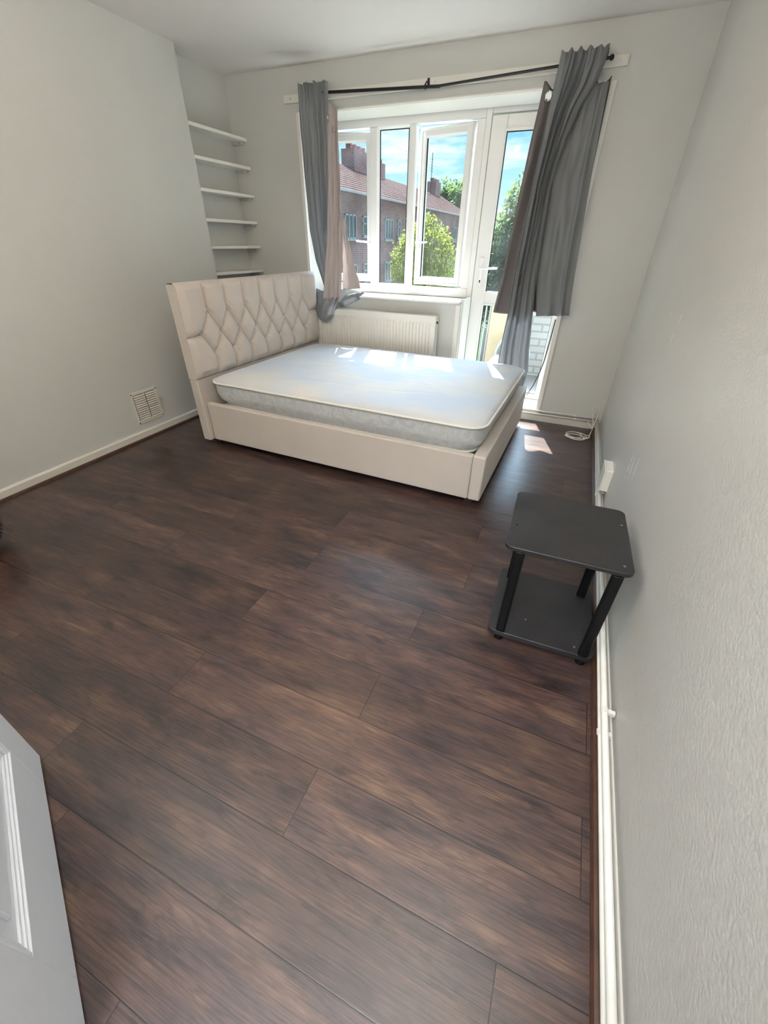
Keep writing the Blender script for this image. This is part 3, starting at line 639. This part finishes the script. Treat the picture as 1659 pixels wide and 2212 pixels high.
# close the slab: back rectangle with rounded top
def edge_strip(lst, f):
    prev = lst
    for st_ in f:
        cur = [bm.verts.new(st_(v.co)) for v in lst]
        for i in range(len(lst)-1): bm.faces.new([prev[i], prev[i+1], cur[i+1], cur[i]])
        prev = cur
edge_strip(gr[-1], [lambda c: (XF-.012, c.y, 1.106), lambda c: (XF-.055, c.y, 1.104), lambda c: (XF-.068, c.y, 1.095), lambda c: (XF-.068, c.y, .508)])
edge_strip([r[0] for r in gr], [lambda c: (XF-.068, y0, c.z)])
edge_strip([r[-1] for r in gr], [lambda c: (XF-.068, y1, c.z)])
edge_strip(gr[0], [lambda c: (XF-.068, c.y, c.z)])
hb = obj('headboard', bm, 'uph', bed); autosm(hb, 50)
rbox('headboard_base', (XF-.068, XF+.004, -.035, 1.555, .048, .508), 'uph', bed, .008)
for zr, ys in ((.932, [.187+.189*i for i in range(7)]), (.790, [.093+.189*i for i in range(8)]), (.660, [.187+.189*i for i in range(7)])):
    for b in ys:
        bm = NB(); ball(bm, (XF-.001, b, zr), .0085, (.55, 1, 1), 10); obj('button', bm, 'button', hb, smooth=True)

# mattress
mt = thing('mattress', 'bare white quilted mattress lying on the cream bed frame', 'mattress', BO, TH)
mx0, mx1, my0, my1 = -2.035, -.030, .0, 1.475
def rr_outline(x0, x1, y0, y1, r, n=10):
    P = []
    for cx, cy, a0 in ((x1-r, y1-r, 0), (x0+r, y1-r, PI/2), (x0+r, y0+r, PI), (x1-r, y0+r, 3*PI/2)):
        for k in range(n+1): a = a0+PI/2*k/n; P.append((cx+r*math.cos(a), cy+r*math.sin(a)))
    # densify straight sides
    out = []
    for i in range(len(P)):
        a, b = P[i], P[(i+1) % len(P)]; L_ = math.hypot(b[0]-a[0], b[1]-a[1]); m = max(1, int(L_/.08))
        for k in range(m): out.append((a[0]+(b[0]-a[0])*k/m, a[1]+(b[1]-a[1])*k/m))
    return out
def ring_at(bm, inset, z, r=.11, wob=0):
    P = rr_outline(mx0+inset, mx1-inset, my0+inset, my1-inset, max(.02, r-inset)); out = []
    for x, y in P:
        w = noise.noise(Vector((x*3, y*3, z*4)))*wob; out.append(bm.verts.new((x, y, z+w+.018*max(0, -x-1.0)*max(0, 1-y))))
    return out
def loft(bm, rings):
    for a, b in zip(rings[:-1], rings[1:]):
        n_ = len(a)
        for i in range(n_): bm.faces.new([a[i], a[(i+1) % n_], b[(i+1) % n_], b[i]])
bm = NB(); R_ = []
# constant vertex count needed
def cring(bm, off, z, wob=0):
    P = rr_outline(mx0, mx1, my0, my1, .11); out = []; cx, cy = (mx0+mx1)/2, (my0+my1)/2; hx, hy = (mx1-mx0)/2, (my1-my0)/2
    for x, y in P:
        X = cx+(x-cx)*(1-off/hx); Y = cy+(y-cy)*(1-off/hy); w = noise.noise(Vector((x*3, y*3, z*6)))*wob
        out.append(bm.verts.new((X, Y, z+w)))
    return out
side = [cring(bm, .075, .306), cring(bm, .060, .312), cring(bm, .052, .345), cring(bm, .026, .372, .003), cring(bm, .014, .41, .004), cring(bm, .012, .46, .003), cring(bm, .008, .495)]
loft(bm, side); bm.faces.new(side[0][::-1]); bm.faces.new(side[-1])
autosm(obj('side_border', bm, 'mside', mt), 60)
for z, o_ in ((.494, .004), (.322, .054)):
    bm = NB(); P = rr_outline(mx0, mx1, my0, my1, .11); cx, cy = (mx0+mx1)/2, (my0+my1)/2; hx, hy = (mx1-mx0)/2, (my1-my0)/2
    tube(bm, [(cx+(x-cx)*(1-o_/hx), cy+(y-cy)*(1-o_/hy), z+noise.noise(Vector((x*2.5, y*2.5, z*6)))*.003) for x, y in P], .0075, 8, closed=True)
    obj('piping', bm, 'piping', mt, smooth=True)
bm = NB(); tr = [cring(bm, .008, .493), cring(bm, .014, .506), cring(bm, .035, .516), cring(bm, .075, .522), cring(bm, .16, .525)]
loft(bm, tr)
# interior grid cap
n_ = len(tr[-1]); ctr = None
for k in range(1, 12):
    off = .16+(.68-.16)*k/11; ring_ = cring(bm, off, .525+.003*k/11, .006); loft(bm, [tr[-1], ring_]); tr.append(ring_)
bm.faces.new(tr[-1])
autosm(obj('quilted_top', bm, 'mtop', mt), 80)

# ------------------------------------------------------------------ side table
t = thing('side_table', 'small black two-tier side table beside the right wall', 'table', (-.222, -2.425, 0), math.radians(1.5))
def rslab(name, x0, x1, y0, y1, z0, z1, r, parent, m):
    P = []
    for cx, cy, a0 in ((x1-r, y1-r, 0), (x0+r, y1-r, PI/2), (x0+r, y0+r, PI), (x1-r, y0+r, 3*PI/2)):
        for k in range(7): a = a0+PI/2*k/6; P.append((cx+r*math.cos(a), cy+r*math.sin(a)))
    bm = NB(); prism(bm, P, 'z', z0, z1); return autosm(obj(name, bm, m, parent, .002), 40)
rslab('table_top', -.205, .205, -.203, .203, .452, .468, .028, t, 'table')
rslab('lower_shelf', -.200, .200, -.205, .200, .018, .042, .028, t, 'table')
for x, y in ((-.150, -.192), (.160, -.195), (.155, .140), (-.150, .140)):
    bm = NB(); P = [(x+.019*math.cos(2*PI*k/12)*1.0, y+.013*math.sin(2*PI*k/12)) for k in range(12)]
    rslab('leg', x-.018, x+.018, y-.014, y+.014, .042, .452, .010, t, 'tleg'); bm.free()
    bm = NB(); cyl(bm, (x, y, 0), (x, y, .018), .018, 16); obj('foot', bm, 'tleg', t)
for x, y, z in ((-.18, -.06, .4682), (.185, .09, .4682), (.175, -.165, .4682), (-.06, -.10, .0422), (.13, -.17, .0422)):
    bm = NB(); cyl(bm, (x, y, z-.001), (x, y, z+.0008), .0045, 10); obj('screw_cap', bm, 'chrome' if x > -.1 else 'dark', t)

# dark fluffy pouf cut by the left edge of the photograph
bm = NB(); rnd = random.Random(5); c = Vector((-2.93, -3.23, .16))
ball(bm, c, .2, (1.15, 1, .8), 24)
for k in range(2600):
    a = rnd.uniform(0, 2*PI); zz = rnd.uniform(-.7, 1); q = math.sqrt(1-zz*zz); d = Vector((q*math.cos(a)*1.15, q*math.sin(a), zz*.8)); p = c+d*.2; dd = (d+Vector((rnd.uniform(-.5, .5), rnd.uniform(-.5, .5), rnd.uniform(-.5, .5)))).normalized()*.022; s = dd.cross(Vector((0, 0, 1))).normalized()*.003
    if p.z+dd.z < .004: continue
    bm.faces.new([bm.verts.new(p-s), bm.verts.new(p+s), bm.verts.new(p+dd)])
tag(obj('fluffy_pouf', bm, 'rug'), 'dark fluffy pouf on the floor cut off by the left edge', 'pouf')

# ------------------------------------------------------------------ curtain rod and curtains
t = thing('curtain_rod', 'thin black metal curtain rod sagging in the middle above the window', 'curtain rod', (-1.60, -.085, 2.23))
bm = NB(); cyl(bm, (-1.03, 0, .040), (.012, 0, -.002), .0095, 14); obj('rod_section', bm, 'rod', t, smooth=False)
bm = NB(); cyl(bm, (.0, 0, 0), (1.06, 0, .038), .0075, 14); obj('rod_section', bm, 'rod', t)
for x, z in ((-.095, -.0), (-.98, .04), (1.03, .036)):
    bm = NB(); ring(bm, (x, 0, z+.004), .013, .004, 'x', 16, 6); tube(bm, [(x, 0, z+.016), (x, .02, z+.034), (x, .05, z+.03), (x, .066, z+.034)], .004, 8); bx(bm, x-.009, x+.009, .061, .064, z+.01, z+.06); obj('bracket', bm, 'rod', t)
for x, z in ((-1.035, .040), (1.065, .038)):
    bm = NB(); ball(bm, (x, 0, z), .014, seg=12); obj('finial', bm, 'rod', t, smooth=True)

def interp(K, z):
    if z >= K[0][0]: return K[0][1:]
    for a, b in zip(K[:-1], K[1:]):
        if b[0] <= z <= a[0]:
            t = (a[0]-z)/(a[0]-b[0]+1e-9); return tuple(a[i]+(b[i]-a[i])*t for i in range(1, len(a)))
    return K[-1][1:]
def cloth(name, K, folds, m, parent=None, pleat=0.0, cols=200, rows=90, seed=0, pinch=1.0, top=None, bot=None, holes=(), sharp=1.0, wob=.12):
    """K: list of (z, x_left, x_right, y, amplitude), top to bottom"""
    bm = NB(); zt, zb = K[0][0], K[-1][0]; g = []
    for j in range(rows+1):
        v = j/rows; row = []
        for i in range(cols+1):
            s = i/cols; zt_ = zt+(top(s) if top else 0); zb_ = zb+(bot(s) if bot else 0); z = zt_+(zb_-zt_)*v
            xl, xr, y, amp = interp(K, zt+(zb-zt)*v)
            nn = noise.noise(Vector((s*3+seed, v*1.3, seed)))
            s2 = s+wob*(noise.noise(Vector((s*2.7+seed, 0, seed)))+.6*v*noise.noise(Vector((s*4.1+seed, v*1.1, seed+4)))); ph = folds*2*PI*s2+seed
            w = math.cos(ph); w = math.copysign(abs(w)**sharp, w)
            a2 = .75+1.1*noise.noise(Vector((s*folds*.9+seed*3, v*.8, 3.1)))
            x = xl+(xr-xl)*s+amp*.28*math.sin(ph)*pinch*(1 if .02 < s < .98 else 0)
            yy = y+amp*w*a2+pleat*math.cos(ph*2.3+1)*max(0, 1-v*4.5)+.010*noise.noise(Vector((s*6, v*7, seed+9)))
            row.append(bm.verts.new((x, yy, z)))
        g.append(row)
    for j in range(rows):
        for i in range(cols):
            cx = sum(g[a][b].co.x for a, b in ((j, i), (j+1, i+1)))/2; cz = (g[j][i].co.z+g[j+1][i+1].co.z)/2
            if any(math.hypot(cx-h[0], cz-h[1]) < h[2] for h in holes): continue
            bm.faces.new([g[j][i], g[j][i+1], g[j+1][i+1], g[j+1][i]])
    for v_ in [v_ for v_ in bm.verts if not v_.link_faces]: bm.verts.remove(v_)
    o = obj(name, bm, m, parent, smooth=True)
    s_ = o.modifiers.new('thick', 'SOLIDIFY'); s_.thickness = .0018; s_.offset = 0
    return o
# right: dark eyelet blackout lining (behind)
t = thing('blackout_lining', 'dark grey eyelet blackout lining hanging behind the long curtain at the balcony door', 'curtain', (0, 0, 0))
KR = [(2.185, -.905, -.512, -.050, .010), (1.92, -.928, -.505, -.055, .014), (1.55, -.955, -.492, -.06, .018), (1.12, -.98, -.455, -.065, .022), (.87, -1.01, -.425, -.065, .024)]
cloth('lining_panel', KR, 5, 'lin_dark', t, seed=2, holes=[(-.866, 2.135, .021)], top=lambda s: .02*math.cos(s*18)-(.03 if s < .1 else 0)*0, bot=lambda s: -.012*math.sin(s*9)+.018*s)
bm = NB(); ring(bm, (-.866, -.052, 2.135), .0235, .004, 'y', 28, 8); obj('eyelet', bm, 'chrome', t, smooth=True)
bm = NB(); ring(bm, (-.565, -.062, 2.12), .0215, .004, 'y', 28, 8); obj('eyelet', bm, 'chrome', t, smooth=True)
bm = NB(); tube(bm, [(-.885, -.06, 2.262), (-.887, -.058, 2.22), (-.885, -.054, 2.165)], .0018, 6); obj('hanging_string', bm, 'cable', t)
# long right curtain in front
t = thing('curtain', 'long grey pleated curtain gathered in folds at the balcony door', 'curtain', (0, 0, 0))
KR2 = [(2.312, -.825, -.560, -.118, .011), (2.25, -.828, -.562, -.118, .015), (2.16, -.835, -.585, -.118, .022), (2.05, -.845, -.650, -.11, .022), (1.90, -.850, -.695, -.112, .026), (1.68, -.862, -.735, -.115, .028), (1.12, -.885, -.715, -.115, .028), (.86, -.885, -.690, -.112, .026), (.62, -.90, -.665, -.11, .026), (.45, -.90, -.640, -.105, .022), (.28, -.87, -.66, -.10, .016)]
cloth('curtain_panel', KR2, 3.9, 'curtain', t, cols=300, rows=120, seed=5, pinch=.9, wob=.08, pleat=.008, top=lambda s: .008*math.cos(s*31)+.001*math.sin(s*77))
# flat part of that curtain falling on the right side
K3 = [(2.165, -.672, -.518, -.090, .006), (2.0, -.70, -.512, -.092, .008), (1.7, -.735, -.495, -.095, .010), (1.12, -.715, -.452, -.097, .012), (.865, -.665, -.425, -.097, .014)]
cloth('curtain_side_panel', K3, 2.2, 'curtain', t, seed=11, cols=120, rows=70, bot=lambda s: .02*s)
# left long curtain
t = thing('curtain', 'long grey pleated curtain bundled over the left end of the window sill', 'curtain', (0, 0, 0))
KL = [(2.318, -2.705, -2.445, -.116, .014), (2.25, -2.705, -2.445, -.116, .016), (2.15, -2.71, -2.455, -.114, .020), (1.95, -2.712, -2.465, -.10, .022), (1.72, -2.71, -2.47, -.10, .024), (1.41, -2.70, -2.475, -.098, .026), (1.20, -2.665, -2.485, -.095, .024), (1.05, -2.61, -2.48, -.09, .02), (.975, -2.59, -2.45, -.085, .016)]
cloth('curtain_panel', KL, 3.4, 'curtain', t, pleat=.010, cols=240, rows=110, seed=8, pinch=1.0, top=lambda s: .006*math.cos(s*23)+.003*math.sin(s*61))
# swag below the sill: hammock-like bundle
bm = NB(); nu, nv = 60, 40; g = []
for j in range(nv+1):
    v = j/nv; row = []
    for i in range(nu+1):
        u = i/nu
        # from left (over headboard) to right (tucked at sill)
        x = -2.690+.27*u+.010*math.sin(v*5)*u; ztop = .965-.03*math.sin(u*3)+.02*u; zbot = .775-.085*math.sin(min(1, u*1.15)*PI)**.8+.10*max(0, u-.75)*2
        z = ztop+(zbot-ztop)*v; y = -.078-.050*v-.050*math.sin(v*PI*.92)*min(1, u*4)*(.5+.5*math.sin(u*PI))+.010*noise.noise(Vector((u*5, v*4, 2)))+.010*math.sin(u*22+v*5)*(1-v)
        row.append(bm.verts.new((x, y, z)))
    g.append(row)
for j in range(nv):
    for i in range(nu): bm.faces.new([g[j][i], g[j][i+1], g[j+1][i+1], g[j+1][i]])
o = obj('curtain_swag', bm, 'curtain', t, smooth=True); s_ = o.modifiers.new('thick', 'SOLIDIFY'); s_.thickness = .003
bm = NB(); g = []
for j in range(31):
    v = j/30; row = []
    for i in range(31):
        u = i/30; x = -2.46+.235*v+.02*math.sin(u*7); z = .975-.02*v-.16*u*(1-v*.72)+.008*math.sin(u*16+v*3); y = -.075+.065*v*(1-u)-.02*math.sin(u*PI)-.015*math.sin(v*9+u*5)
        row.append(bm.verts.new((x, y, z)))
    g.append(row)
for j in range(30):
    for i in range(30): bm.faces.new([g[j][i], g[j][i+1], g[j+1][i+1], g[j+1][i]])
o = obj('curtain_fold', bm, 'curtain', t, smooth=True); s_ = o.modifiers.new('thick', 'SOLIDIFY'); s_.thickness = .003
# left pinkish lining
t = thing('blackout_lining', 'pinkish grey eyelet blackout lining hanging beside the left curtain', 'curtain', (0, 0, 0))
KP = [(2.19, -2.452, -2.365, -.118, .006), (2.0, -2.462, -2.368, -.12, .008), (1.72, -2.475, -2.362, -.122, .008), (1.30, -2.52, -2.368, -.125, .008), (1.05, -2.56, -2.385, -.128, .008), (.885, -2.588, -2.408, -.13, .008)]
cloth('lining_panel', KP, .8, 'lin_pink', t, cols=60, rows=60, seed=4, top=lambda s: .02-.05*s)
KP2 = [(1.50, -2.39, -2.355, -.085, .004), (1.30, -2.39, -2.325, -.08, .008), (1.15, -2.40, -2.285, -.075, .012), (1.05, -2.41, -2.25, -.072, .014), (.965, -2.41, -2.232, -.07, .014)]
cloth('lining_flap', KP2, 1.1, 'lin_pink', t, cols=60, rows=40, seed=6, bot=lambda s: .02*s)
bm = NB(); ring(bm, (-2.447, -.122, 2.115), .018, .004, 'x', 24, 8); obj('eyelet', bm, 'chrome', t, smooth=True)
bm = NB(); ring(bm, (-2.412, -.128, 2.05), .014, .004, 'y', 24, 8); obj('eyelet', bm, 'chrome', t, smooth=True)

# ------------------------------------------------------------------ ceiling light (behind and above the camera's view, its glint is on the floor)
t = thing('ceiling_light', 'warm ceiling light whose glint shows on the dark floor', 'light', (-1.60, -2.17, H))
bm = NB(); cyl(bm, (0, 0, -.03), (0, 0, 0), .09, 32); obj('base_plate', bm, 'white', t)
for x, e in ((.10, 1.0), (-.34, .25)):
    bm = NB(); tube(bm, [(x*.4, 0, -.025), (x, 0, -.045), (x, 0, -.075)], .008, 10); obj('arm', bm, 'chrome', t)
    bm = NB(); tube(bm, [(x, 0, -.07), (x, 0, -.10), (x, 0, -.13)], [.02, .045, .06], 24, caps=False); obj('shade', bm, 'brassw', t, smooth=True)
    ld = bpy.data.lights.new('bulb', 'POINT'); ld.energy = LAMP*e; ld.shadow_soft_size = .03; ld.color = (1, .62, .34)
    lo = bpy.data.objects.new('bulb', ld); C.objects.link(lo); lo.parent = t; lo.location = (x, 0, -.14)
# two added fill lamps, out of view, to lift the wall brightness
for loc, rz, lab in (((-1.95, YB, 1.65), 0, 'added fill uplighter, out of view on the rear wall behind the open door'), ((.012, -3.45, 1.80), PI/2, 'added fill uplighter, out of view on the right wall beside the doorway')):
    t = thing('added_uplighter', lab, 'light', loc, rz)
    bm = NB(); tube(bm, [(0, .09, -.12), (0, .09, -.10), (0, .09, -.05), (0, .09, 0)], [.02, .05, .075, .085], 24, caps=False); bx(bm, -.03, .03, 0, .02, -.12, -.02); bx(bm, -.01, .01, .01, .09, -.10, -.09)
    obj('shade', bm, 'white', t, smooth=True)
    ld = bpy.data.lights.new('added_uplight', 'AREA'); ld.shape = 'DISK'; ld.size = .15; ld.energy = UP_FILL; ld.color = (1, .975, .95)
    lo = bpy.data.objects.new('added_uplight', ld); C.objects.link(lo); lo.parent = t; lo.location = (0, .09, -.02); lo.rotation_euler = (PI*.92, 0, 0)
# added fill lamp in the unseen hall, brightens the room through the doorway
t = thing('added_hall_light', 'added fill lamp on the ceiling of the unseen hall behind the doorway', 'light', (-.55, -4.85, H))
bm = NB(); cyl(bm, (0, 0, -.05), (0, 0, 0), .16, 32); obj('base_plate', bm, 'white', t)
ld = bpy.data.lights.new('added_hall_lamp', 'AREA'); ld.shape = 'DISK'; ld.size = .9; ld.energy = HALL_FILL; ld.color = (.86, .93, 1)
lo = bpy.data.objects.new('added_hall_lamp', ld); C.objects.link(lo); lo.parent = t; lo.location = (0, 0, -.06)

# ------------------------------------------------------------------ outside: balcony
bal = struct(box('floor_balcony', (-1.6, -.30, .38, 1.50, -.12, .05), 'concrete'))
t = thing('balcony_railing', 'white vertical bar railing of the balcony behind the door glass', 'railing', (-1.60, 1.42, .05))
for k in range(7):
    bm = NB(); cyl(bm, (.02+k*.048, 0, 0), (.02+k*.048, 0, .72), .009, 10); obj('bar', bm, 'roof_white', t)
for z in (.72, .05): bm = NB(); tube(bm, [(-.04, 0, z), (.325, 0, z)], .015, 10); obj('rail', bm, 'roof_white', t)
box('cover_panel', (.26, .325, .020, .03, .02, .46), 'concrete', t)
tag(box('balcony_parapet', (-1.27, -.862, 1.36, 1.46, .05, .78), 'cream'), 'cream rendered balcony parapet behind the lower door glass', 'parapet')
tag(box('balcony_brick_wall', (-.860, -.20, 1.36, 1.50, .05, .95), 'palebrick'), 'pale painted brick wall of the balcony seen right of the long curtain', 'wall')
t = thing('garden_chair', 'white round-backed garden chair on the balcony', 'chair', (-.93, .95, .05))
bm = NB(); tube(bm, [(.18*math.cos(a)*1.0, .16, .25+.20*math.sin(a)) for a in [PI*k/16 for k in range(17)]], .014, 8); tube(bm, [(-.18, .16, .25), (-.18, .16, 0)], .014, 8); tube(bm, [(.18, .16, .25), (.18, .16, 0)], .014, 8); obj('back_frame', bm, 'roof_white', t)
bm = NB(); P = [(.165*math.cos(PI*k/16), .25+.185*math.sin(PI*k/16)) for k in range(17)]; prism(bm, P, 'y', .155, .165); obj('backrest', bm, 'concrete', t)
box('seat', (-.19, .19, -.20, .16, .22, .245), 'roof_white', t, .01)
for x in (-.17, .17): box('leg', (x-.012, x+.012, -.19, -.166, 0, .22), 'roof_white', t)

# ------------------------------------------------------------------ outside: ground, block of flats
GZ = -4.6
struct(box('ground', (-120, 60, .5, 160, GZ-.5, GZ), 'grass'))
struct(box('road', (-3.5, 20, 3.0, 120, GZ, GZ+.03), 'concrete'))
FX = -15.05
b = thing('apartment_building', 'long red brick block of flats with tiled roof beyond the window', 'building', (FX, 0, GZ))
Y0_, Y1_ = 12.0, 56.5; EZ = 3.92-GZ; RZ = 6.1-GZ
# facade with real window openings as recessed window units
box('brick_wall', (-8.0, 0, Y0_, Y1_, 0, EZ), 'brick', b)
bm = NB(); v = [bm.verts.new(p) for p in ((.35, Y0_-.3, EZ-.05), (.35, Y1_+.4, EZ-.05), (-4, Y1_-4.5+10.5-5.0, RZ), (-4, Y0_-.3, RZ), (-8.35, Y0_-.3, EZ-.05), (-8.35, Y1_+.4, EZ-.05))]
bm.faces.new([v[0], v[1], v[2], v[3]]); bm.faces.new([v[3], v[2], v[5], v[4]]); bm.faces.new([v[1], v[5], v[2]]); bm.faces.new([v[0], v[3], v[4]]); bm.faces.new([v[0], v[4], v[5], v[1]])
obj('roof', bm, 'roof', b)
box('gutter', (.30, .42, Y0_-.3, Y1_+.4, EZ-.12, EZ-.02), 'roof_white', b)
def fwin(y0, y1, z0, z1, n):
    bm = NB(); z0 -= GZ; z1 -= GZ
    fw = .085; bx(bm, -.02, .05, y0, y1, z1-fw, z1); bx(bm, -.02, .05, y0, y1, z0, z0+fw); bx(bm, -.02, .05, y0, y0+fw, z0, z1); bx(bm, -.02, .05, y1-fw, y1, z0, z1)
    for k in range(1, n): yy = y0+(y1-y0)*k/n; bx(bm, -.02, .05, yy-.04, yy+.04, z0, z1)
    if n == 1: bx(bm, -.02, .05, y0, y1, z0+(z1-z0)*.60, z0+(z1-z0)*.60+.07)
    bx(bm, -.02, .12, y0-.08, y1+.08, z0-.09, z0)
    w_ = obj('window', bm, 'roof_white', b)
    box('pane', (.0, .015, y0+.05, y1-.05, z0+.05, z1-.05), 'farglass', w_)
for k in range(5):
    o_ = k*6.4
    for dz in (0, -2.75):
        fwin(23.9+o_, 25.5+o_, 1.44+dz, 2.76+dz, 3)
        fwin(26.45+o_, 27.15+o_, 1.60+dz, 2.76+dz, 1)
for (y0, y1, z1, yy) in ((32.4, 35.0, 7.35, 'a'), (35.2, 38.4, 7.10, 'b'), (53.2, 55.2, 7.35, 'c')):
    bm = NB(); bx(bm, -4.6, -3.5, y0, y1, RZ-.9, z1-GZ-.2)
    k = int((y1-y0)/.55)
    for i in range(k): q = y0+.15+i*(y1-y0-.3)/max(1, k-1); bx(bm, -4.2, -3.8, q-.13, q+.13, z1-GZ-.2, z1-GZ+.12)
    obj('chimney', bm, 'brick', b)
bm = NB(); cyl(bm, (-4, 52.9, RZ-.1), (-4, 52.9, 9.6-GZ), .035, 8)
for i in range(5): bx(bm, -4.02, -3.98, 52.6, 53.2, 8.0-GZ+i*.25, 8.0-GZ+i*.25+.03)
obj('aerial', bm, 'seal', b)

# ------------------------------------------------------------------ trees
def leaf(bm, p, s, rnd, hang=False):
    a = Vector((rnd.uniform(-1, 1), rnd.uniform(-1, 1), rnd.uniform(-1, 1) if not hang else rnd.uniform(-2.5, -1))).normalized(); b_ = a.cross(Vector((rnd.uniform(-1, 1), rnd.uniform(-1, 1), rnd.uniform(-1, 1)))).normalized()
    k = .28 if hang else .5
    bm.faces.new([bm.verts.new(p), bm.verts.new(p+a*s*.5+b_*s*k*.5), bm.verts.new(p+a*s), bm.verts.new(p+a*s*.5-b_*s*k*.5)])
def tree(name, label, c, rad, n, s, m, seed, blobs, trunk_r=.14):
    rnd = random.Random(seed); t = thing(name, label, 'tree', (c[0], c[1], GZ)); c0 = Vector((0, 0, c[2]-GZ))
    bm = NB(); B = []
    for k in range(blobs):
        d = Vector((rnd.gauss(0, 1), rnd.gauss(0, 1), rnd.gauss(0, 1))).normalized()*rnd.uniform(.2, .78); B.append((c0+Vector((d.x*rad[0], d.y*rad[1], d.z*rad[2])), rnd.uniform(.22, .40)))
    for k in range(n):
        q, f = B[rnd.randrange(blobs)]; d = Vector((rnd.gauss(0, 1), rnd.gauss(0, 1), rnd.gauss(0, 1))).normalized()*(rnd.random()**.33)*f
        leaf(bm, q+Vector((d.x*rad[0], d.y*rad[1], d.z*rad[2])), s*rnd.uniform(.6, 1.3), rnd)
    obj('foliage', bm, m, t)
    bm = NB(); tube(bm, [(0, 0, 0), (.05, .02, c0.z*.5), (0, 0, c0.z+rad[2]*.4)], [trunk_r, trunk_r*.7, trunk_r*.2], 8)
    for q, f in B[:8]: tube(bm, [(0, 0, c0.z*.7), ((q.x)*.5, q.y*.5, (c0.z*.7+q.z)*.5+.1), q], [trunk_r*.4, trunk_r*.25, .01], 6)
    obj('trunk', bm, 'bark', t, smooth=True); return t
def willow(label, c, R_, ztop, zbot, n, seed):
    rnd = random.Random(seed); t = thing('willow_tree', label, 'tree', (c[0], c[1], GZ)); bm = NB()
    for k in range(n):
        a = rnd.uniform(0, 2*PI); r = R_*math.sqrt(rnd.random()); h = ztop-GZ-(r/R_)**2*(ztop-zbot)*.38-rnd.uniform(0, .25)
        x, y = r*math.cos(a), r*math.sin(a); ln = rnd.uniform(.5, 1.0)*(ztop-zbot)*.75*(.5+.5*r/R_); m_ = int(ln/.05)
        for i in range(m_):
            leaf(bm, Vector((x+rnd.uniform(-.02, .02)+.04*math.sin(i*.3+a), y+rnd.uniform(-.02, .02), h-i*.05)), .085*rnd.uniform(.7, 1.3), rnd, True)
        for i in range(4): leaf(bm, Vector((x+rnd.uniform(-.1, .1), y+rnd.uniform(-.1, .1), h+rnd.uniform(-.05, .1))), .09, rnd)
    obj('foliage', bm, 'leaf_willow', t)
    bm = NB(); tube(bm, [(0, 0, 0), (.1, 0, 2), (0, 0, ztop-GZ-.5)], [.16, .12, .04], 8); obj('trunk', bm, 'bark', t, smooth=True)
willow('pale green weeping willow outside the window, in front of the brick block', (-4.75, 9.3), .95, 1.95, -.6, 430, 1)
tree('garden_tree', 'dark leafy tree directly right of the willow', (-5.05, 14.8, -.3), (.95, .9, 2.2), 7000, .13, 'leaf_blue', 5, 26)
tree('garden_tree', 'tall green tree seen through the balcony door glass', (-2.75, 12.0, .5), (1.1, 1.2, 2.85), 16000, .13, 'leaf_mid', 9, 46)
tree('distant_tree', 'round green treetop rising behind the far end of the tiled roof', (-21.0, 70.0, 3.6), (4.6, 4, 6.0), 9000, .65, 'leaf_mid', 11, 30, .4)
tree('distant_tree', 'bright green treetop behind the brick chimneys at the left', (-27.5, 42.0, 5.6), (2.6, 3, 4.6), 5000, .5, 'leaf_mid', 12, 22, .4)

# parked car far below
t = thing('parked_car', 'silver blue car parked in the street, seen low through the door glass', 'car', (-6.6, 44.0, GZ+.03), math.radians(80))
bm = NB(); P = [(-2.1, .35), (-2.1, .75), (-1.6, .95), (-.9, 1.42), (.5, 1.45), (1.2, 1.0), (2.0, .85), (2.1, .4)]; prism(bm, P, 'y', -.85, .85)
obj('body', bm, 'car', t, .08)
bm = NB(); prism(bm, [(-1.4, .98), (-.85, 1.36), (.45, 1.39), (1.0, 1.0)], 'y', -.86, .86); obj('side_glass', bm, 'carglass', t)
for x in (-1.3, 1.3):
    for y in (-.8, .8): bm = NB(); cyl(bm, (x, y-.1, .32), (x, y+.1, .32), .32, 20); obj('wheel', bm, 'tyre', t)
